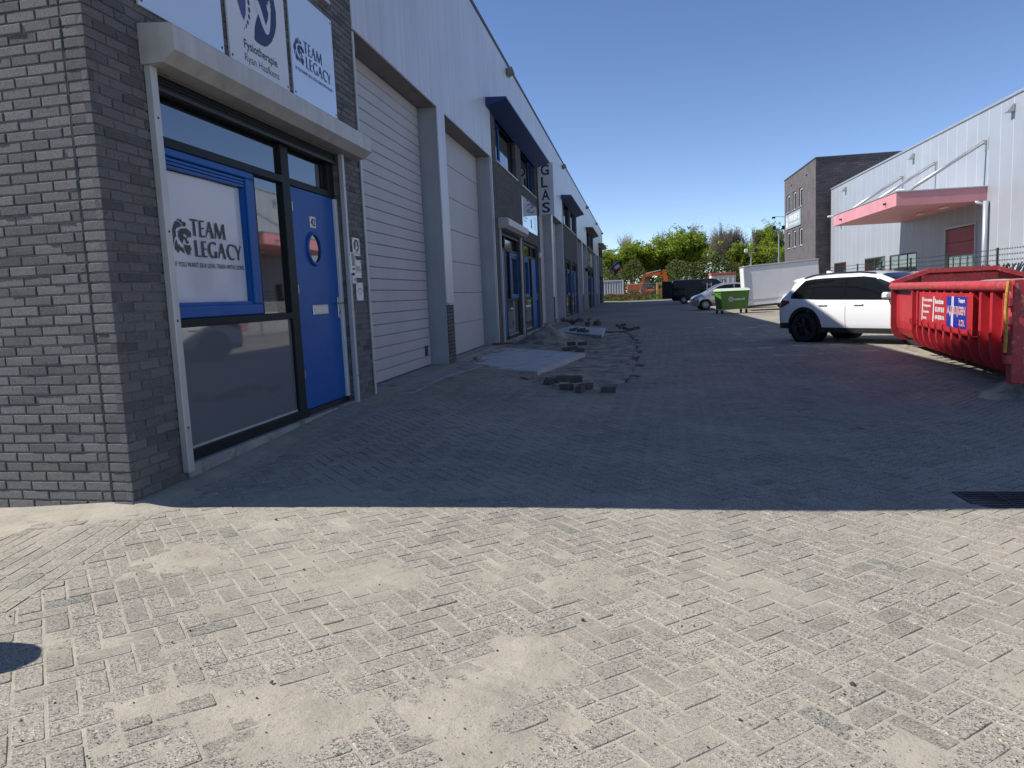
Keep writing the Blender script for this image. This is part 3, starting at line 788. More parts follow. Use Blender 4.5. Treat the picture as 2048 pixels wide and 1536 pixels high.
# poster film behind the glass of the blue casement
XP = XF-.028
pb = MB(); pb.grid(lambda u, v: (XP + .004*math.sin(u*9)*math.sin(v*5), 5.235+u*1.17, 1.36+v*1.04), 14, 12)
pf = tag(pb.build('window_poster', M['poster'], None, True, world=True), 'white window film with lion head and grey lettering beside the blue door', 'poster')
ZS = lambda L: [(320+a*180/1975., 420+b*140/1536.) for a, b in L]
letters = dict(
 T=[[(637,190),(803,215),(803,253),(745,243),(777,573),(727,570),(698,236),(640,226)]],
 E=[[(832,225),(943,240),(943,274),(872,262),(883,385),(948,397),(948,428),(885,417),(897,556),(972,568),(972,603),(860,592)]],
 A=[[(1043,262),(1075,262),(1175,627),(1120,627),(1092,495),(1030,485),(1008,605),(988,603)],[(1053,345),(1083,458),(1036,452)]],
 M=[[(1187,288),(1222,288),(1306,545),(1345,315),(1383,318),(1427,660),(1383,655),(1358,440),(1314,643),(1293,640),(1212,425),(1220,633),(1193,631)]],
 L=[[(735,660),(785,663),(822,1000),(888,1000),(888,1033),(770,1020)]],
 E2=[[(888,680),(1000,692),(1000,725),(935,712),(950,842),(1008,850),(1008,880),(953,872),(968,1005),(1030,1012),(1030,1043),(920,1030)]],
 G=[[(1213,720),(1165,703),(1115,703),(1070,735),(1045,800),(1045,880),(1065,960),(1105,1030),(1160,1063),(1205,1063),(1245,1052),(1235,912),(1190,912),(1198,1025),(1165,1028),(1125,990),(1098,910),(1088,820),(1098,760),(1130,735),(1175,745),(1210,795)]],
 A2=[[(1315,733),(1348,735),(1443,1083),(1395,1080),(1365,950),(1310,945),(1287,1065),(1265,1063)],[(1327,825),(1355,918),(1315,913)]],
 C=[[(1600,775),(1560,755),(1515,753),(1470,790),(1447,860),(1450,950),(1480,1035),(1525,1090),(1575,1108),(1620,1095),(1622,1050),(1580,1070),(1540,1045),(1505,975),(1490,890),(1500,815),(1535,785),(1570,795),(1598,835)]],
 Y=[[(1602,775),(1645,780),(1710,930),(1735,790),(1757,793),(1722,985),(1730,1108),(1690,1105),(1685,965)]])
lion = [
 [[(345,215),(375,197),(415,205),(430,225),(437,165),(447,220),(470,262),(520,262),(548,290),(557,340),(540,325),(535,370),(505,365),(478,345),(470,315),(485,290),(455,288),(430,262),(395,235),(365,222)]],
 [[(297,268),(320,243),(360,248),(400,275),(435,315),(458,370),(425,345),(420,375),(380,380),(340,405),(320,445),(328,480),(325,530),(345,578),(320,590),(300,640),(290,700),(285,800),(265,740),(255,680),(262,620),(245,580),(222,640),(213,545),(225,470),(245,435),(212,420),(255,415),(280,380),(285,320),(320,275)]],
 [[(410,420),(450,405),(510,410),(560,400),(595,430),(650,475),(672,525),(665,585),(640,615),(630,580),(600,590),(575,625),(582,680),(605,690),(615,665),(612,735),(590,750),(560,725),(550,690),(530,650),(500,635),(495,680),(480,750),(450,690),(420,650),(405,590),(400,640),(385,560),(395,500),(365,480),(390,455),(440,450)],
  [(475,485),(520,520),(570,560),(575,600),(555,620),(530,590),(490,575),(500,550),(480,545),(510,530)]],
 [[(345,630),(358,690),(375,760),(400,790),(395,740),(430,800),(465,850),(460,790),(500,860),(530,960),(480,920),(430,880),(415,870),(400,945),(370,920),(335,855),(325,890),(312,840),(315,770),(325,690)]],
 [[(500,720),(520,770),(545,810),(555,790),(530,740),(560,765),(600,775),(655,770),(640,800),(665,830),(682,895),(655,875),(650,950),(668,1005),(635,960),(610,930),(622,1010),(580,960),(545,900),(525,850),(510,800)]]]
def to_yz(L, X):
    return [tuple(on_x(a, b, X)[1:]) for a, b in ZS(L)]
emb = []                                                       # emblem and letters as loops in (y, z)
for shp in lion + list(letters.values()): emb.append([to_yz(L, XP) for L in shp])
allp = np.array([p for s in emb for L in s for p in L]); e0, e1 = allp.min(0), allp.max(0)
tg0, tg1 = to_yz([(262,1155)], XP)[0], to_yz([(1800,1175)], XP)[0]
def emblem(mb, X, y0, z0, sc):
    """emblem, two lettered lines and the motto; lower left corner (y0, z0), scale sc"""
    for s in emb:
        vs, fs = fill_loops([[((p[0]-e0[0])*sc, (p[1]-e0[1])*sc) for p in L] for L in s])
        mb.add([(X, y0+a, z0+b) for a, b in vs], fs)
    h = .045*sc
    put_text(mb, 'IF YOU WANT 2B A LION, TRAIN WITH LIONS', (X, y0+.02*sc, z0-.085*sc), (0,1,0), (0,0,1), (e1[0]-e0[0]+.0)*sc, h, .012)
mb = MB(); emblem(mb, XP+.008, e0[0], e0[1], 1.0)
part(mb, 'lettering', M['ink'], pf)
# --- upper window of the corner unit
def upper_window(y0, y1, z0=4.75, z1=5.92, blueside=0):
    fr = MB()
    for a, b, c, e in ((y0, y1, z1-.08, z1), (y0, y1, z0, z0+.08), (y0, y0+.08, z0+.08, z1-.08), (y1-.08, y1, z0+.08, z1-.08)): fr.cbox(XF-.05, XF+.01, a, b, c, e, .006)
    ym = y0+(y1-y0)*(.32 if blueside == 0 else .68); fr.cbox(XF-.05, XF+.015, ym-.035, ym+.035, z0+.08, z1-.08, .006)
    w = part(fr, 'upper_window', M['darkframe'])
    for a, b in ((y0+.08, ym-.035), (ym+.035, y1-.08)): wbox('pane', M['glass'], XF-.03, XF-.02, a, b, z0+.08, z1-.08, w)
    a, b = (y0+.08, ym-.035) if blueside == 0 else (ym+.035, y1-.08)
    cf = MB()
    for p, q, r, s in ((a, b, z0+.08, z0+.15), (a, b, z1-.15, z1-.08), (a, a+.06, z0+.15, z1-.15), (b-.06, b, z0+.15, z1-.15)): cf.box(XF-.018, XF+.012, p, q, r, s)
    part(cf, 'sash', M['blue'], w)
    wbox('sill', M['trim'], XF, FX+.05, y0-.03, y1+.03, z0-.05, z0-.003, w, .006)
upper_window(op2[0], op2[1], op2[2], op2[3])

# --- further brick blocks ------------------------------------------------------------
def block(c, near):
    """brick front between two pairs of loading doors; c = centre"""
    y0, y1 = c-4.57, c+4.57
    oa = (c+.40, c+3.85); ob = (c-3.85, c-.40)
    wa = (c+.50, c+3.80); wb = (c-3.80, c-.50)
    mb = MB(); x0, x1 = FX-.30, FX
    for a, b in ((y0, ob[0]), (ob[1], oa[0]), (oa[1], y1)): mb.box(x0, x1, a, b, -.1, 3.05)
    mb.box(x0, x1, y0, y1, 3.05, 4.75)
    for a, b in ((y0, wb[0]), (wb[1], wa[0]), (wa[1], y1)): mb.box(x0, x1, a, b, 4.75, 5.92)
    mb.box(x0, x1, y0, y1, 5.92, CAN_Z)
    part(mb, 'brick_front', M['brickx'])
    off = c-4.67
    shopfront(lambda y: y+off, False, shutter=False)
    shopfront(lambda y: 2*c-(y+off), False, shutter=near)
    upper_window(wb[0], wb[1], blueside=0); upper_window(wa[0], wa[1], blueside=1)
for i, c in enumerate((22.87, 41.07, 59.27, 77.47)): block(c, i == 0)

# --- blue wedge canopies
for c in (4.67, 22.87, 41.07, 59.27, 77.47):
    y0, y1 = max(c-5.0, FRONT_Y-.02), c+4.1
    mb = MB(); mb.prism([(FX+.003, 5.80), (FX+.003, 6.01), (FX+.52, 5.985), (FX+.52, 5.95)], 'y', y0, y1)
    part(mb, 'canopy', M['bluecan'] if c < 45 else M['lead'])

# --- loading doors, pillars, head soffits, cladding ------------------------------------
XG = FX-.34
def slat_mesh(w, h):
    mb = MB(); mb.cbox(0, .045, 0, w, .003, h-.003, .008); return mb.mesh('door_section', M['garage'])
_sl = {}
def garage(y0, y1, step, vent=None):
    z0, z1 = .15, HEAD_Z
    fr = MB(); fr.box(XG-.06, XG-.045, y0, y1, z0-.1, z1); d_ = part(fr, 'loading_door', M['black'])
    n = int(round((z1-z0)/step)); h = (z1-z0)/n
    key = (round(y1-y0, 3), n)
    if key not in _sl: _sl[key] = slat_mesh(y1-y0-.06, h)
    for i in range(n):
        o = bpy.data.objects.new('door_section', _sl[key]); COL.objects.link(o); o.parent = d_
        base = wm(d_).translation
        o.location = Vector((XG-.04, y0+.03, z0+i*h)) - base
    if vent:
        v = MB(); v.cbox(XG+.004, XG+.014, vent-.09, vent+.09, .33, .51, .02); part(v, 'handle_cup', M['black'], d_)
    ap = MB(); ap.cbox(XG-.05, FX+.02, y0-.02, y1+.02, -.05, .135, .01); part(ap, 'threshold', M['oldconc'])
def soffit(y0, y1):
    mb = MB(); mb.box(XG-.06, FX-.004, y0, y1, HEAD_Z+.002, HEAD_Z+.05); part(mb, 'soffit', M['soffit'])
def bay(y0, k):
    """two loading doors with a clad pillar between; y0 = right end of the brick block"""
    yp0, yp1, y1 = y0+3.99, y0+4.50, y0+9.06
    garage(y0+.05, yp0, .167 if k == 0 else .29, vent=yp0-.32 if k == 0 else None); garage(yp1, y1-.12, .61 if k == 0 else .5)
    mb = MB(); mb.box(XG-.05, FX-.012, yp0+.004, yp1-.004, -.05, HEAD_Z); part(mb, 'pillar', M['clad_side'])
    mb = MB(); mb.cbox(FX-.011, FX+.022, yp0-.004, yp1+.004, 1.25, HEAD_Z+.02, .008); part(mb, 'pillar_casing', M['clad'])
    mb = MB(); mb.box(FX-.011, FX+.004, yp0+.04, yp1+.01, -.05, 1.21); part(mb, 'pillar_brick_foot', M['brickx'])
    mb = MB(); mb.cbox(FX-.011, FX+.05, yp0+.02, yp1+.03, 1.213, 1.247, .006); part(mb, 'pillar_sill', M['trim'])
    mb = MB(); mb.box(XG-.05, FX-.001, y1-.12, y1+.03, -.05, CAN_Z-.25); part(mb, 'side_pillar', M['clad_side'])
    mb = MB(); mb.box(FX-.30, FX+.012, y1+.032, y1+.10, -.05, CAN_Z-.2); part(mb, 'corner_trim', M['clad'])
    mb = MB(); mb.cbox(FX+.001, FX+.028, y0-.045, y0+.005, .02, 4.66, .006); part(mb, 'corner_trim', M['trim'])
    soffit(y0, y1)
for k in range(4): bay(U1 + PITCH_Y*k, k)
# white vertical cladding panels
def panel(y0, y1, z0, z1):
    key = (round(y1-y0, 3), round(z1-z0, 3))
    if key not in _sl:
        mb = MB(); w, h = key; mb.cbox(0, .03, .007, w-.007, 0, h, .009); _sl[key] = mb.mesh('cladding_panel', M['clad'])
    o = bpy.data.objects.new('cladding_panel', _sl[key]); COL.objects.link(o); o.parent = row
    o.location = Vector((FX-.012, y0, z0)) - Vector(row.location)
mb = MB(); mb.box(FX-.25, FX-.013, FRONT_Y+.02, END_Y-.01, 6.02, ROOF_Z-.03)
for k in range(4): mb.box(FX-.25, FX-.0135, U1+PITCH_Y*k+.01, U1+PITCH_Y*k+9.05, HEAD_Z+.06, 6.02)
part(mb, 'cladding_rails', M['lead'])
for k in range(-1, 4):
    ys = U1+PITCH_Y*k
    if k >= 0:
        for i in range(8):
            panel(ys+9.09*i/8, ys+9.09*(i+1)/8, HEAD_Z, ROOF_Z-.03)
    bs, be = max(ys+9.09, FRONT_Y), min(ys+PITCH_Y, END_Y)
    if k == 3: be = END_Y
    n = max(1, int(round((be-bs)/1.13)))
    for i in range(n): panel(bs+(be-bs)*i/n, bs+(be-bs)*(i+1)/n, 6.02, ROOF_Z-.03)
mb = MB(); mb.cbox(FX-.30, FX+.045, FRONT_Y-.03, END_Y+.03, ROOF_Z-.03, ROOF_Z+.05, .012); part(mb, 'roof_trim', M['lead'])
mb = MB(); mb.box(-24, FX-.31, FRONT_Y+.31, END_Y-.01, ROOF_Z-.35, ROOF_Z-.06); part(mb, 'roof', M['lead'])
mb = MB(); mb.box(-24, FX-.26, END_Y-.25, END_Y, -.1, ROOF_Z-.05); part(mb, 'end_wall', M['bricky'])
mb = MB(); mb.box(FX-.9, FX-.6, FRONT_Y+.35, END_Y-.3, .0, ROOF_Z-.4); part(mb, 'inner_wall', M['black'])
# floodlights under the roof edge
wheres = ('above the large blue canopy', 'above the second blue canopy', 'above the third canopy', 'second from the far end of the row', 'nearest the far end of the row')
for (y, wh) in zip((21.3, 37.4, 55.6, 69.0, 80.8), wheres):
    t = thing('floodlight', 'small grey floodlight under the roof edge ' + wh, 'floodlight', (FX+.02, y, 7.5), group='floodlights along the roof edge')
    mb = MB(); mb.prism([(.02, -.10), (.20, -.02), (.16, .12), (.02, .08)], 'y', -.15, .15); mb.build('housing', M['soffit'], t)
    mb = MB(); mb.box(0, .04, -.04, .04, -.04, .10); mb.build('bracket', M['lead'], t)
# ------------------------------------------------------------------ signs on the brick front
SX = FX+.022
def board(name, y0, y1, z0, z1, mat, label, cat='sign'):
    mb = MB(); mb.cbox(FX+.004, SX, y0, y1, z0, z1, .002); o = tag(mb.build(name, mat, None, world=True), label, cat)
    for a in (y0+.035, y1-.035):
        for b in (z0+.04, z1-.04):
            s = MB(); s.lathe([(.0001, .004), (.011, .003), (.013, 0)], (SX, a, b), 'x', 10); part(s, 'screw', M['lead'], o)
    return o
board('sign_board', 4.985, 6.10, 3.46, 4.55, M['signwhite'], 'blank glossy white board above the left end of the shutter box')
b2 = board('sign_board', 6.195, 7.31, 3.455, 4.55, M['signmatt'], 'white physiotherapy sign with navy arm figure and row of dots')
b3 = board('sign_board', 7.415, 8.53, 3.455, 4.55, M['signwhite'], 'glossy white gym sign with lion head above the blue door')
mb = MB(); emblem(mb, SX+.002, 7.47, 3.80, 1.02/1.13); part(mb, 'lettering', M['navy'], b3)
Q = lambda L: [tuple(on_x(440+a*.15625, b*.15625, SX)[1:]) for a, b in L]
mb = MB()
def flat(loops, X):
    vs, fs = fill_loops(loops); mb.add([(X, a, b) for a, b in vs], fs)
navy = Q([(487,178),(462,250),(443,350),(440,505),(470,540),(520,575),(570,600),(610,590),(660,540),(700,440),(718,330),(712,150),(685,0)])
yr, zr = navy[-1]; navy += [(yr-.05, zr+.1), (yr-.16, zr+.155), (yr-.30, zr+.13), (yr-.38, zr+.02)]
flat([navy], SX+.0015)
for (a, b, s) in ((358,-70,1.0),(363,30,1.0),(372,128,.95),(371,215,.88),(355,287,.8),(335,332,.65),(315,362,.35)):
    y, z = Q([(a, b)])[0]; flat([[(y+.020*s*math.cos(t), z+.027*s*math.sin(t)) for t in np.arange(14)*math.pi/7]], SX+.0015)
part(mb, 'figure', M['navy'], b2)
mb = MB(); flat([Q([(200,-110),(300,-110),(325,0),(328,180),(305,265),(270,180),(218,0)])], SX+.0015); part(mb, 'figure_back', M['purple'], b2)
mb = MB(); flat([Q([(430,-60),(490,30),(515,100),(545,200),(583,330),(610,250),(615,180),(600,120),(588,60),(597,58),(606,95),(607,20),(615,18),(618,70),(620,2),(628,4),(628,70),(634,40),(640,48),(636,95),(645,112),(642,180),(640,340),(632,410),(620,440),(603,448),(585,435),(545,350),(505,230),(487,178),(440,60)])], SX+.003)
part(mb, 'arm', M['signmatt'], b2)
mb = MB(); ty, tz = Q([(308,590)])[0]; ty2, tz2 = Q([(735,850)])[0]
put_text(mb, 'Fysiotherapie', (SX+.0015, ty, tz-.035), (0,1,0), (0,0,1), ty2-ty, .105, .018)
put_text(mb, 'Ryan Haafkens', (SX+.0015, ty, tz-.145), (0,1,0), (0,0,1), ty2-ty+.02, .095, -.002); part(mb, 'lettering', M['ink'], b2)
# plaques beside the door
def plaque(y0, y1, z0, z1, label):
    mb = MB(); mb.cbox(FX+.004, FX+.014, y0, y1, z0, z1, .002); o = tag(mb.build('plaque', M['signmatt'], None, world=True), label, 'plaque', 'plaques beside the blue door')
    for a in (y0+.02, y1-.02):
        for b in (z0+.02, z1-.02):
            s = MB(); s.lathe([(.0001, .003), (.007, .002), (.008, 0)], (FX+.014, a, b), 'x', 8); part(s, 'screw', M['black'], o)
    return o
p1 = plaque(8.755, 8.995, 1.90, 2.12, 'top plaque by the door with round dark figure emblem'); X_ = FX+.016
mb = MB(); c = (8.875, 2.025)
flat([[(c[0]+.085*math.cos(t), c[1]+.075*math.sin(t)) for t in np.arange(24)*math.pi/12], [(8.83, 1.96), (8.86, 2.03), (8.85, 2.07), (8.89, 2.075), (8.90, 2.02), (8.93, 2.01), (8.91, 1.985), (8.875, 1.985), (8.87, 1.955)]], X_)
put_text(mb, 'Fysiotherapie', (X_, 8.80, 1.925), (0,1,0), (0,0,1), .15, .018); part(mb, 'print', M['ink'], p1)
p2 = plaque(8.768, 9.0, 1.633, 1.853, 'middle plaque by the door with small lion head lettering')
mb = MB(); emblem(mb, X_, 8.782, 1.715, .205/(e1[0]-e0[0])); part(mb, 'print', M['ink'], p2)
p3 = plaque(8.785, 9.015, 1.352, 1.574, 'lowest plaque by the door with small arched ornament')
mb = MB()
for i in range(9):
    t = math.pi*(.1+.8*i/8); y, z = 8.90+.07*math.cos(t), 1.455+.045*math.sin(t)
    flat([[(y-.007, z-.007), (y+.007, z-.007), (y+.007, z+.007), (y-.007, z+.007)]], X_)
put_text(mb, 'ATELIER', (X_, 8.85, 1.435), (0,1,0), (0,0,1), .10, .014); part(mb, 'print', M['ink'], p3)
ic = thing('intercom', 'steel framed door intercom panel beside the shutter rail', 'intercom', (FX+.004, 8.62, 1.682))
mb = MB(); mb.cbox(0, .05, -.05, .09, 0, .25, .006); mb.build('casing', M['steel'], ic)
mb = MB(); mb.box(.05, .053, -.03, .06, .09, .235); mb.build('screen', M['tint'], ic)
mb = MB(); mb.box(.05, .054, .065, .088, .02, .19); mb.build('sticker', M['white'], ic)
for i in range(3): mb = MB(); mb.lathe([(.0001, .005), (.009, .004), (.010, 0)], (.05, -.02+i*.03, .05), 'x', 10); mb.build('button', M['black'], ic)
kb = thing('key_box', 'small white key box under the intercom', 'key box', (FX+.004, 8.59, 1.555))
mb = MB(); mb.cbox(0, .07, -.05, .06, 0, .10, .005); mb.build('case', M['white'], kb)
mb = MB(); mb.box(.07, .073, .0, .02, .03, .07); mb.build('keyhole', M['black'], kb)
wl = thing('wall_lamp', 'round cream wall lamp behind the right end of the shutter box', 'lamp', (FX+.004, 9.05, 3.30))
mb = MB(); mb.lathe([(.0001, .14), (.07, .13), (.12, .09), (.14, .04), (.14, .0)], (.02, 0, 0), 'x', 24); mb.build('globe', M['cream'], wl, True)
mb = MB(); mb.lathe([(.0001, .02), (.125, .02), (.125, 0)], (0, 0, 0), 'x', 24); mb.build('base', M['black'], wl)
# projecting glass-shop sign
gs = thing('projecting_sign', 'tall grey sign box with vertical navy letters GLAS on the facade', 'sign', (FX, 27.3, 4.2))
mb = MB(); mb.cbox(.03, .60, -.09, .09, 0, 1.82, .012); mb.build('box', plain('grey_sign_box', (.62, .63, .65), .4, var=.06), gs)
mb = MB(); mb.box(0, .03, -.03, .03, .25, .33); mb.box(0, .03, -.03, .03, 1.45, 1.53); mb.build('bracket', M['lead'], gs)
mb = MB()
for ch, zz in zip('GLAS', (1.38, .95, .50, .06)):
    w = .27 if ch != 'L' else .2
    put_text(mb, ch, (.155, -.092, zz), (1,0,0), (0,0,1), w+.03, .37, .022)
mb.build('lettering', M['navy'], gs)
# info board on the glass unit
ib = board('sign_board', 23.17, 26.67, 3.41, 4.40, M['signwhite'], 'white printed board above the glazed doors left of the GLAS sign')
mb = MB()
for i, w in enumerate((1.0, 1.15, .5, .9, .7)): put_text(mb, ('Dubbelglas', 'Isolatieglas', 'Spiegels', 'Glas in lood', 'Kozijnen')[i], (SX+.002, 23.35, 4.12-.12*i), (0,1,0), (0,0,1), w, .06)
for i in range(5): put_text(mb, ('Telefoon', 'Openingstijden', 'maandag', 'vrijdag', 'zaterdag')[i], (SX+.002, 25.7, 3.95-.10*i), (0,1,0), (0,0,1), .75, .05)
mb.box(SX, SX+.003, 24.75, 25.1, 3.98, 4.25); mb.box(SX, SX+.003, 25.0, 25.25, 3.55, 3.85)
part(mb, 'print', plain('grey_print', (.22, .24, .28), .5), ib)
# boards over the doors of the next units, small wall items
bo = board('sign_board', 55.4, 58.0, 3.35, 4.35, M['signwhite'], 'left of two small white boards on the third brick front')
bo = board('sign_board', 59.0, 61.2, 3.35, 4.35, M['signmatt'], 'right of two small white boards on the third brick front')
t = thing('wall_lamp', 'small white round lamp beside the glazed door near the GLAS sign', 'lamp', (FX+.004, 27.15, 2.75))
mb = MB(); mb.lathe([(.0001, .09), (.07, .075), (.10, .03), (.10, 0)], (0,0,0), 'x', 16); mb.build('globe', M['white'], t, True)
t = thing('hanging_lantern', 'dark curved wall bracket with round lantern on a far pillar', 'lantern', (FX+.02, 51.4, 2.9))
mb = MB(); mb.tube([(0, 0, .1), (.35, 0, .12), (.5, 0, 0), (.45, 0, -.12), (.3, 0, -.16)], .02, 6); mb.build('bracket', M['black'], t)
mb = MB(); mb.lathe([(.0001, -.14), (.10, -.10), (.13, 0), (.10, .10), (.0001, .14)], (.16, 0, 0), 'z', 12); mb.build('globe', M['black'], t, True)
fl = thing('flag', 'blue and red flag on a slanted pole at the far end of the row', 'flag', (FX+.02, 75.0, 2.9))
mb = MB(); mb.cyl((0, 0, 0), (1.9, 0, 1.5), .03, .02, 8); mb.build('pole', M['white'], fl)
cl = (plain('flag_blue', (.03,.05,.20), .7), plain('flag_red', (.30,.03,.03), .7), plain('flag_white', (.55,.55,.58), .7))
for i, m in enumerate((cl[0], cl[2], cl[1])):
    mb = MB(); mb.grid(lambda u, v: (1.85-.75*u+.12*v*i - .1*math.sin(u*5), .12*math.sin(u*7+i+v), 1.45-.62*u - (.30*(i+v))*(1-.2*u) - .2*u*u), 10, 3)
    mb.build('stripe', m, fl, True)
# garage apron, slabs, heaps, loose pavers ---------------------------------------------
ap = MB(); ap.prism([(FX-.0, 9.32), (FX+.42, 9.6), (FX+.38, 11.4), (FX+.62, 13.2), (FX+.1, 14.2), (FX, 14.0)], 'z', 0.0, float(gz(-3.2, 11))+.020)
tag(ap.build('concrete_apron', M['oldconc'], None, world=True), 'worn concrete apron at the foot of the first loading door', 'apron')
def slab(pts, z, th, label):
    P = [on_z(a, b, z)[:2] for a, b in pts]
    mb = MB(); mb.prism([tuple(p) for p in P], 'z', z-th, z); o = mb.build('concrete_slab', M['conc'], None, world=True)
    md = o.modifiers.new('soft edge', 'BEVEL'); md.width = .012; md.segments = 2
    return tag(o, label, 'slab', 'fresh concrete slabs')
slab([(920,733),(1075,742),(1171,706),(1000,694)], .062, .09, 'large pale concrete slab in front of the second loading door')
slab([(1088,661),(1204,670),(1211,656),(1118,650)], .085, .10, 'farther pale concrete slab with pavers lying on it')
def heap(name, c, r, h, label, seed, mat):
    mb = MB()
    n, m = 40, 22
    vs = [(0, 0, h)]; fs = []
    for j in range(1, m+1):
        t = j/m
        for i in range(n):
            a = 2*math.pi*i/n; rr = r*t*(1+.28*(vnoise(math.cos(a)*1.7+5, math.sin(a)*1.7+5, seed)-.5))
            x, y = rr*math.cos(a), rr*math.sin(a)*.9
            z = h*(1-t)**1.15*(1+.25*(float(fbm(x*4/r, y*4/r, seed))-.5)) + .03*h*(float(vnoise(x*25, y*25, seed))-.5) - .05*(t > .95)
            vs.append((x, y, z))
    for i in range(n): fs.append((0, 1+i, 1+(i+1) % n))
    for j in range(m-1):
        for i in range(n): a = 1+j*n; fs.append((a+i, a+n+i, a+n+(i+1) % n, a+(i+1) % n))
    mb.add(vs, fs); o = mb.build(name, mat, None, True); o.location = c
    return tag(o, label, 'sand heap')
heap('sand_heap', (-2.35, 20.0, .02), .95, .52, 'brown sand heap between the two pale concrete slabs', 3, M['dug'])
heap('sand_heap', (-2.9, 22.2, .02), .55, .18, 'low rubble heap against the doorstep of the glazed doors', 5, M['dug'])
c = on_z(2082, 778, 0)
heap('sand_heap', (c[0], c[1], float(gz(c[0], c[1]))-.02), .62, .34, 'grey sand heap beside the red container', 9, M['dug'])
pm = []
for s in range(4):
    mb = MB(); mb.cbox(-.1, .1, -.05, .05, 0, .08, .006)
    mb.v = [(x+random.gauss(0, .002), y+random.gauss(0, .002), z+random.gauss(0, .001)) for x, y, z in mb.v]; pm.append(mb.mesh('loose_paver', M['loose']))
def lp(x, y, z, rx, ry, rz, label, group=True):
    o = bpy.data.objects.new('loose_paver', random.choice(pm)); COL.objects.link(o); o.location = (x, y, z); o.rotation_euler = (rx, ry, rz)
    return tag(o, label, 'paver', 'loose pavers')
N1 = [w+' dark loose paver in the pile at the near slab corner' for w in ('tilted back left', 'leftmost', 'broad front', 'end-on right front', 'rightmost', 'topmost', 'slanted middle')]
for (u, v, dz, rx, ry, rz) in ((1104, 762, 0, .0, .12, .3), (1098, 765, .0, .0, 0, 1.3), (1133, 772, 0, 0, 0, .1), (1160, 774, 0, 0, 0, 1.45), (1172, 768, 0, 0, 0, .9), (1126, 768, .082, .08, .05, .2), (1150, 760, .03, .25, 0, .5)):
    p = on_z(u, v, .03); lp(p[0], p[1], float(gz(p[0], p[1]))+.003+dz, rx, ry, rz, N1.pop(0))
p = on_z(1216, 776, 0); lp(p[0], p[1], float(gz(p[0], p[1]))+.002, 0, 0, .15, 'single dark loose paver lying apart at the near edge of the dug strip')
L2 = [w+' loose paver at the back edge of the large slab' for w in ('low left', 'low right', 'low middle', 'upper left', 'upper right')]
for (u, v, dz, rz) in ((1134, 702, 0, .3), (1160, 704, 0, .1), (1147, 700, 0, .5), (1143, 698, .08, .15), (1165, 698, .08, .2)):
    p = on_z(u, v, .062); lp(p[0], p[1], .065+dz, 0, 0, rz, L2.pop(0))
L3 = [w+' loose paver lying on the farther pale slab' for w in ('leftmost', 'front middle', 'rightmost', 'back left end-on', 'back right')]
for (u, v, dz, rz) in ((1145, 662, 0, .1), (1160, 664, 0, .0), (1172, 665, 0, .2), (1152, 660, 0, 1.2), (1165, 661, 0, .4)):
    p = on_z(u, v, .085); lp(p[0], p[1], .088+dz, 0, 0, rz, L3.pop(0))
L4 = 'dark loose paver in the tumbled pile beyond the farther slab'
for i in range(24):
    u = 1120+random.random()*80; p = on_z(u, 651-7*random.random(), .1)
    lp(p[0], p[1], float(gz(p[0], p[1]))+random.choice((0, .0, .07, .13)), random.gauss(0, .35), random.gauss(0, .35), random.random()*3, L4)
L5 = [w+' loose paver in the scatter at the far right end of the dug strip' for w in ('front left', 'front middle', 'nearest', 'right', 'rightmost', 'hindmost', 'leftmost')]
for (u, v) in ((1243, 655), (1250, 657), (1258, 659), (1268, 658), (1274, 656), (1247, 650), (1236, 652)):
    p = on_z(u, v, .05); lp(p[0], p[1], float(gz(p[0], p[1]))+.005, random.gauss(0, .2), random.gauss(0, .2), random.random()*3, L5.pop(0))
tim = MB(); tim.cbox(-.25, .25, -.04, .04, 0, .05, .005); o = tim.build('timber_offcut', plain('brown_wood', (.12, .07, .04), .8, var=.3, scale=20)); p = on_z(952, 699, .12); o.location = (-3.28, 18.2, .14); o.rotation_euler = (0, 0, .15)
tag(o, 'short brown timber offcut at the foot of the second loading door', 'timber')
# ================================================================== right side: hall and dark office block
HX, HALL_END, HALL_Z = 15.0, 61.5, 8.38
M['silver'] = plain('silver_cladding', (0.36, 0.38, 0.41), 0.42, 0.2, 0.06, 0.6, 0.05, 25, streak=0.10)
M['silverdark'] = plain('panel_joint', (0.62, 0.64, 0.66), 0.5, 0.2, 0.05)
M['pink'] = plain('faded_red_fascia', (0.60, 0.26, 0.28), 0.55, 0, 0.10, 1.2, streak=0.1)
M['darkred'] = plain('dark_red_door', (0.30, 0.022, 0.028), 0.45, 0, 0.08, 2)
M['galv'] = plain('galvanised_steel', (0.48, 0.49, 0.49), 0.4, 0.6, 0.10, 5)
hall = thing('warehouse_hall', 'long silver clad hall with faded red canopy behind the fence', 'building', (HX, 8.0, 0))
def hb(name, mat, x0, x1, y0, y1, z0, z1, parent=None, b=0.0):
    mb = MB(); (mb.cbox(x0, x1, y0, y1, z0, z1, b) if b else mb.box(x0, x1, y0, y1, z0, z1)); return mb.build(name, mat, parent or hall, world=True)
DY0, DY1, DZ = 36.55, 39.75, 3.60                              # red overhead door
ops = [(DY0, DY1, 0, DZ), (43.64, 47.9, .9, 2.68), (48.8, 52.8, .9, 2.70), (57.3, 60.5, 0, 2.68)]
core = MB(); core.box(HX+.06, HX+30, 8.0, HALL_END-.02, -.1, HALL_Z-.1); core.build('core', M['silverdark'], hall, world=True)
edges = [8.0] + list(np.arange(8.0+.82, HALL_END-.3, 1.07)) + [HALL_END]
